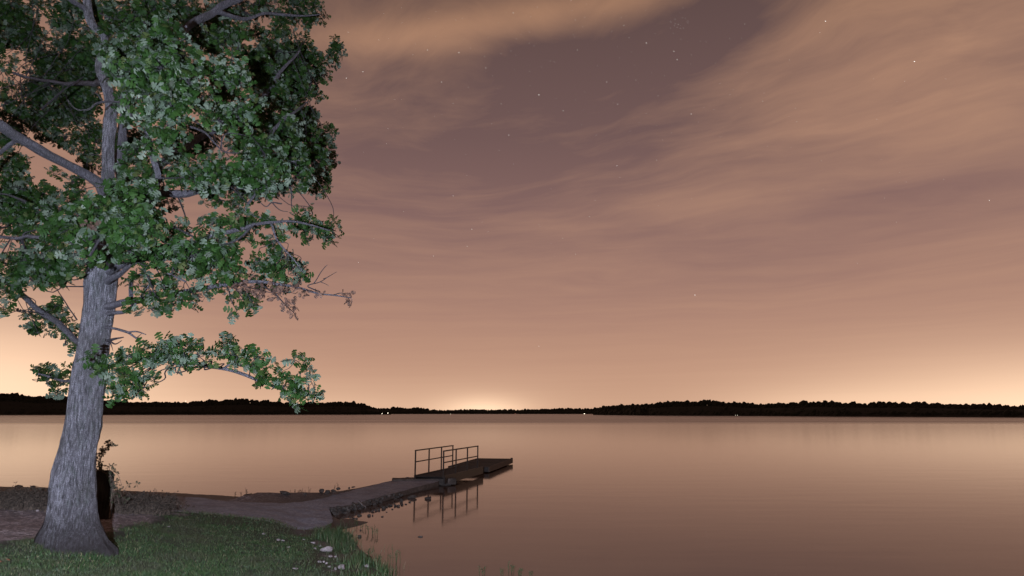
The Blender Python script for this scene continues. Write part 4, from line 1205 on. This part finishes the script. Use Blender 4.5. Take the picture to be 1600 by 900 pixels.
def stone(px, py, wpx, hpx, pale, label, group=None, name='stone', zoff=None, onwater=False, dz=0):
    h_ = hit(px, py + hpx * .4) if not onwater else onz(px, py + hpx * .4, 0.0)
    s = h_.y / F
    i = rc[0]; rc[0] += 1
    o = bpy.data.objects.new(name, (RMp if pale else RMd)[i % 12]); COL.objects.link(o)
    sxv = wpx / 2 * s; szv = hpx / 2 * s
    o.location = (h_.x, h_.y + sxv * .3, h_.z + szv * .45 + dz)
    o.scale = (sxv * 1.15, sxv * random.uniform(.8, 1.1), max(szv, sxv * .45) * 1.4)
    o.rotation_euler = (random.uniform(-.2, .2), random.uniform(-.2, .2), random.uniform(0, 6.28) if abs(wpx - hpx) < 4 else random.uniform(-.3, .3))
    tag(o, label, 'stone', group)
    return o


pale = [
    (434, 843, 8, 5, 'pale stone in the grass, larger of the pair left of the shore boulders'), (441.5, 844.5, 6, 3, 'small flat pale stone touching the right of its larger partner in the grass'),
    (451, 855, 5, 3, 'small lone pale stone in the grass below the pair'), (489, 848, 7, 3, 'flat pale stone at the top of the row by the reeds'), (509, 858, 17, 11, 'largest pale pinkish boulder among the reeds at the shore'),
    (500, 853, 6, 5, 'pale stone touching the upper left of the largest boulder'), (492, 857, 5, 4, 'small pale stone left of the largest boulder'), (516, 869, 7, 5, 'pale stone just below the largest boulder'), (524, 869.5, 4, 4, 'small round pale stone to the right below the largest boulder'),
    (499, 877.5, 7, 4, 'leftmost pale stone of the lower row by the shore'), (505.5, 877.5, 4, 4, 'small pinkish stone second from the left in the lower row'), (510, 880, 4, 4, 'small pale stone third in the lower row'), (514, 886, 4, 4, 'small pale stone left of the pale block at the shore'),
    (523.5, 888, 6, 6, 'pale stone wedged against the left of the square block'), (533.5, 886, 12, 10, 'large square pale block in the lower row by the water'), (573, 884, 8, 5, 'lone pale stone at the right where the reeds meet the water'),
    (57, 798, 5, 4, 'small white stone in front of the brush left of the oak'), (411, 834.5, 6, 3, 'flat brownish stone in the grass below the path'), (475, 843, 5, 3, 'small grey stone in the grass above the largest boulder'),
    (263, 823, 5, 2, 'small pale stone in the grass right of the oak'), (461, 889, 8, 3, 'flat pale stone in the grass near the bottom edge'), (422, 743, 0, 0, '')]
for q in pale:
    if q[2]: stone(q[0], q[1], q[2], q[3], True, q[4], 'pale stones on the grassy shore')
wet = [
    (643, 776, 14, 7, 'largest dark rock in the water beside the causeway'), (669, 778, 12, 5, 'flat dark rock in the water farthest out beside the causeway'), (627, 782, 6, 7, 'upright dark rock in the water left of the largest one'),
    (640, 784, 5, 3, 'small dark rock just below the largest rock in the water'), (656.5, 838.5, 7, 2, 'lone low dark rock barely breaking the open water'),
    (444, 773.5, 17, 2.6, 'long flat dark slab at the waterline on the far side of the path'), (476.5, 773.5, 6, 5, 'small dark rock between the slab and the rock heap beyond the path'),
    (502, 769, 9, 8, 'leftmost big dark rock of the heap beyond the path'), (511, 770, 9, 7, 'middle dark rock of the heap beyond the path'), (520, 770.5, 9, 6, 'dark rock right of the middle of the heap beyond the path'), (528, 769.5, 7, 6, 'rightmost dark rock of the heap beyond the path'),
    (545, 764.5, 3, 5, 'narrow dark rock standing in the water beyond the causeway'), (551.6, 763, 6, 2.4, 'flat dark rock farthest along beyond the causeway'), (386, 774.5, 14, 3, 'low dark mound at the water edge with weeds on it'),
    (27, 760, 13, 4, 'wide low dark rock on the far left waterline'), (50.5, 760, 7, 5, 'dark round rock on the waterline just left of the oak'), (563, 828, 3, 2.5, 'tiny dark rock off the reed bed')]
for q in wet:
    stone(q[0], q[1], q[2], q[3], False, q[4], 'dark rocks along the waterline', 'rock', onwater=not (440 < q[0] < 555 and q[1] < 776), dz=.05 if 440 < q[0] < 555 and q[1] < 776 else 0)
ORD = 'first second third fourth fifth sixth seventh eighth ninth tenth eleventh twelfth thirteenth fourteenth fifteenth sixteenth seventeenth eighteenth nineteenth twentieth'.split()
small = sorted([(581.5, 797.7, 7, 5), (587, 797, 5, 4), (592, 795.5, 6, 5), (599, 792.5, 7, 6), (604, 791, 5, 4), (610, 789, 7, 4), (617, 789.5, 5, 4), (622, 790, 6, 4), (628, 788, 5, 4), (634, 787.5, 4, 2), (613, 795.5, 3, 2), (576, 805, 6, 4), (582, 805, 4, 3),
                         (597, 807, 4, 2), (561.5, 804.7, 7, 4), (552, 809.5, 6, 3), (557, 810, 5, 3), (547, 808, 4, 2), (549, 836, 6, 4), (561.5, 837.5, 7, 4), (544, 833, 5, 3), (604, 800, 3, 1.5), (488, 773.5, 6, 3), (493, 772, 4, 3)])
for k_, (px, py, w__, h__) in enumerate(small):
    lb_ = 'left of the two tiny rocks between slab and heap beyond the path' if k_ == 0 else 'right of the two tiny rocks between slab and heap beyond the path' if k_ == 1 else ORD[k_ - 2] + ' small dark rock from the left in the shallows right of the path' if k_ < 22 else ORD[23 - k_] + ' small dark rock from the right in the shallows right of the path'
    stone(px, py, w__, h__, False, lb_, 'small dark rocks in the shallows', 'rock', onwater=True)
# broken edge of the causeway
for k in range(58):
    t = (k + random.uniform(-.4, .4)) / 58
    fi = 53 + t * 17.5; i0_ = int(fi); e_ = np.array(PR[i0_]) * (1 - fi + i0_) + np.array(PR[i0_ + 1]) * (fi - i0_)
    inn = np.array(PL[i0_]) - np.array(PR[i0_]); inn[2] = 0; inn /= np.linalg.norm(inn)
    o = bpy.data.objects.new('rubble_chunk', (RMm if random.random() < .1 else RMd)[k % 12]); COL.objects.link(o)
    s = random.uniform(.05, .13) * (1 - .3 * t)
    lay = random.random()
    o.location = e_ - inn * (.20 * lay - .04) + np.array([0, 0, -.19 * lay - .02])
    o.scale = (s * 1.35, s, s * 1.1); o.rotation_euler = (random.uniform(-.7, .7), random.uniform(-.7, .7), random.uniform(0, 6.28))
    tag(o, 'dark broken chunk in the rubble along the near edge of the causeway', 'rubble', 'rubble along the causeway edge')

# ------------------------------------------------------------------ grass
def blades(name, X, Y, Z, H, Wd, lean, mat, label=None):
    n_ = len(X)
    th = RNG.uniform(0, 2 * np.pi, n_); la = RNG.uniform(0, 2 * np.pi, n_)
    wx, wy = np.cos(th) * Wd / 2, np.sin(th) * Wd / 2
    l1 = lean * H; lx, ly = np.cos(la) * l1, np.sin(la) * l1
    V = np.zeros((n_, 5, 3))
    V[:, 0] = np.stack([X - wx, Y - wy, Z - .01], 1); V[:, 1] = np.stack([X + wx, Y + wy, Z - .01], 1)
    V[:, 2] = np.stack([X - wx * .75 + lx * .35, Y - wy * .75 + ly * .35, Z + H * .58], 1); V[:, 3] = np.stack([X + wx * .75 + lx * .35, Y + wy * .75 + ly * .35, Z + H * .58], 1)
    V[:, 4] = np.stack([X + lx, Y + ly, Z + H], 1)
    fT = np.array([(0, 1, 3), (0, 3, 2), (2, 3, 4)])
    Fc = (fT[None] + (np.arange(n_) * 5)[:, None, None]).reshape(-1, 3)
    return mesh_obj(name, V.reshape(-1, 3), Fc, mat)


NB = 330000
# sample in view-weighted way over the lawn seen in the photo and a margin
rr = RNG.uniform(5.2 ** .6, 22 ** .6, NB * 3) ** (1 / .6); aa = RNG.uniform(-1.02, .12, NB * 3)
X = rr * np.sin(aa); Y = rr * np.cos(aa)
gdv = poly_dist(grass_poly, X, Y) + .7 * (vnoise(X, Y, .45, 21) - .5) + .3 * (vnoise(X, Y, .12, 22) - .5)
br_ = bare(X, Y)
sdv = poly_dist(SH, X, Y)
keep = (gdv > 0) & (sdv > .05)
patch = vnoise(X, Y, .35, 31) * .6 + vnoise(X, Y, 1.3, 32) * .5
keep &= RNG.random(len(X)) > br_ * 1.1
keep &= RNG.random(len(X)) < np.clip(gdv / .35, .12, 1) * np.clip(.45 + patch, .3, 1)
X = X[keep][:NB]; Y = Y[keep][:NB]; Z = terr(X, Y)
Dn = np.hypot(X, Y)
H = RNG.uniform(.012, .042, len(X)) * (1 + .9 * (vnoise(X, Y, .5, 33) - .3)); tb_ = np.hypot(X - TB.x, Y - TB.y); H = H * (1 + 1.6 * np.exp(-((tb_ - .45) / .25) ** 2)); H = H * (1 + .8 * np.exp(-np.maximum(Dn - 5.5, 0) / 1.2)); H = H * (1 + 1.2 * np.exp(-(np.abs(poly_dist(path_poly, X, Y)) / .12) ** 2)); Wd = np.clip(.0035 * Dn / 7, .0035, .008) * RNG.uniform(.7, 1.3, len(X))
go = blades('lawn_grass', X, Y, Z, H, Wd, RNG.uniform(.2, 1.1, len(X)), MAT['grass'])
tag(go, 'short green lawn grass around the oak', 'grass', None, 'stuff'); print('blades', len(X))

# taller shore grass and reeds along the water
X = []; Y = []
strip = [(500, 838, 20), (515, 842, 22), (525, 846, 20), (535, 852, 20), (545, 860, 20), (552, 868, 20), (560, 876, 20), (572, 884, 20), (585, 892, 20), (600, 900, 22), (520, 832, 18), (540, 870, 20), (560, 890, 20), (580, 905, 25), (505, 830, 14), (530, 838, 16)]
for (px, py, w) in strip:
    c = hit(px, py); n_ = 460
    X.append(RNG.normal(c.x, w * c.y / F * .6, n_)); Y.append(RNG.normal(c.y, .55, n_))
X = np.concatenate(X); Y = np.concatenate(Y)
cl = vnoise(X, Y, .22, 41); sdv = poly_dist(SH, X, Y); pdv = poly_dist(path_poly, X, Y)
k_ = (cl + .25 * vnoise(X, Y, .09, 44) > .64 - .0 * cl) & (sdv > -.75) & (RNG.random(len(X)) > .8 * bare(X, Y)) & (pdv < -.15) & (RNG.random(len(X)) < np.clip(1.0 + sdv * .9, .15, 1)); X = X[k_]; Y = Y[k_]
Z = np.maximum(terr(X, Y), -.05)
H = RNG.uniform(.10, .30, len(X)) * (.55 + .7 * vnoise(X, Y, .3, 42))
ro = blades('shore_grass', X, Y, Z, H, RNG.uniform(.004, .010, len(X)), RNG.uniform(.02, .8, len(X)), MAT['grass'])
tag(ro, 'tall green grass growing along the water edge', 'grass', None, 'stuff'); print('reeds', len(X))


def reed(px, py, hpx, label, n_=3, cat='reed', green=True, spread=.04, onw=True):
    b = onz(px, py, 0.0) if onw else hit(px, py)
    s = b.y / F
    t = empty('reed_plant', b); tag(t, label, cat, 'water weeds')
    a = Acc(); lp = []; lx = []; lz = []; ls = []
    for k in range(n_):
        h_ = hpx * s * random.uniform(.55, 1.0) if k else hpx * s
        x0 = random.gauss(0, spread); y0 = random.gauss(0, spread); lx_ = random.gauss(0, .12) * h_
        Q = catmull([(x0, y0, -.05), (x0 + lx_ * .3, y0, h_ * .5), (x0 + lx_, y0, h_)], 4)
        a.tube(Q, np.linspace(.006, .0025, len(Q)), 4)
        for q in range(3, len(Q)):
            for w in range(2):
                lp.append(Q[q] + RNG.normal(0, .006, 3)); v = RNG.normal(0, 1, 3); v[2] = abs(v[2]) * 1.2; lx.append(v); lz.append(RNG.normal(0, 1, 3)); ls.append(random.uniform(.03, .065))
    a.build('stems', MAT['reed'] if green else MAT['reedstem'], t)
    P_ = np.array(lp); M = rot_from(np.array(lx), np.array(lz)); S_ = np.array(ls)
    tv = np.array([(0, 0, 0), (.35, .10, 0), (1, 0, -.1), (.35, -.10, 0)])
    W_ = np.einsum('nij,kj->nki', M, tv) * S_[:, None, None] + P_[:, None, :]
    Fc = (np.array([[0, 1, 2], [0, 2, 3]])[None] + (np.arange(len(P_)) * 4)[:, None, None]).reshape(-1, 3)
    mesh_obj('leaves', W_.reshape(-1, 3), Fc, MAT['reed'] if green else MAT['reedstem'], t)


for q in [(576, 833, 10, 'pair of thin green reeds standing in open water nearest the mud spit', 2), (582, 835, 13, 'tallest green reed in the water right of the reed bed', 3), (588, 837, 9, 'thin green reed standing farthest out level with the largest boulder', 2),
          (615, 880, 24, 'dark tall reed in the water near the bottom edge', 2), (622, 880, 18, 'thin reed just right of the dark tall one near the bottom edge', 2), (608, 879, 12, 'short reed left of the dark tall one near the bottom edge', 2),
          (577, 868, 9, 'low green reed clump close to the lone pale stone', 4), (592, 880, 10, 'green reed clump between lone stone and open water', 4), (799, 894, 12, 'bushy dark weed in the water at the bottom centre', 4),
          (756, 897, 11, 'thin weed in the water left of the bushy one at the bottom', 3), (782, 898, 8, 'small weed just left of the bushy one at the bottom', 2), (815, 899, 8, 'small weed just right of the bushy one at the bottom', 3), (828, 899, 6, 'faint low weed farthest right at the bottom edge', 2),
          (566, 826, 7, 'short green reed on the tip of the mud spit', 3), (555, 822, 9, 'green reed on the mud spit by the path', 3)]:
    reed(*q)
for q in [(452, 775, 8, 'dry thin weeds rising from the flat slab beyond the path', 3), (462, 776, 10, 'dry weeds in the middle of the row beyond the path', 5), (470, 776, 11, 'dry weeds left of the small rock beyond the path', 5), (480, 775, 12, 'tallest dry weed right of the small rock beyond the path', 3),
          (524, 768, 11, 'dry weeds growing among the rock heap beyond the path', 4), (384, 775, 11, 'dry twig standing on the low mound beyond the path', 3), (376, 775, 6, 'short dry stubble on the left of the low mound', 4), (393, 776, 5, 'dry stubble on the right of the low mound', 3), (498, 771, 6, 'dry twigs at the left of the rock heap beyond the path', 3)]:
    reed(*q, cat='weed', green=False, spread=.09)

# fallen leaves on the lawn
for px, py, lab in [(128, 860, 'reddish fallen leaf at the foot of the oak trunk'), (3, 884, 'reddish fallen leaf at the left edge of the lawn'), (15, 883, 'reddish fallen leaf second from the left edge of the lawn')]:
    c = hit(px, py)
    me = bpy.data.meshes.new('fallen_leaf'); V_ = LV * .11; me.from_pydata(V_.tolist(), [], LF.tolist())
    if 'red' not in MAT: MAT['red'] = simple('red_brown_leaf', (.30, .09, .06), (.45, .17, .10), .8, 20)
    me.materials.append(MAT['red'])
    o = bpy.data.objects.new('fallen_leaf', me); COL.objects.link(o)
    if px == 128: c = Vector((c.x, c.y - .05, c.z + .02))
    o.location = c + Vector((0, 0, .05)); o.rotation_euler = (.5, -.2, px)
    tag(o, lab, 'leaf')
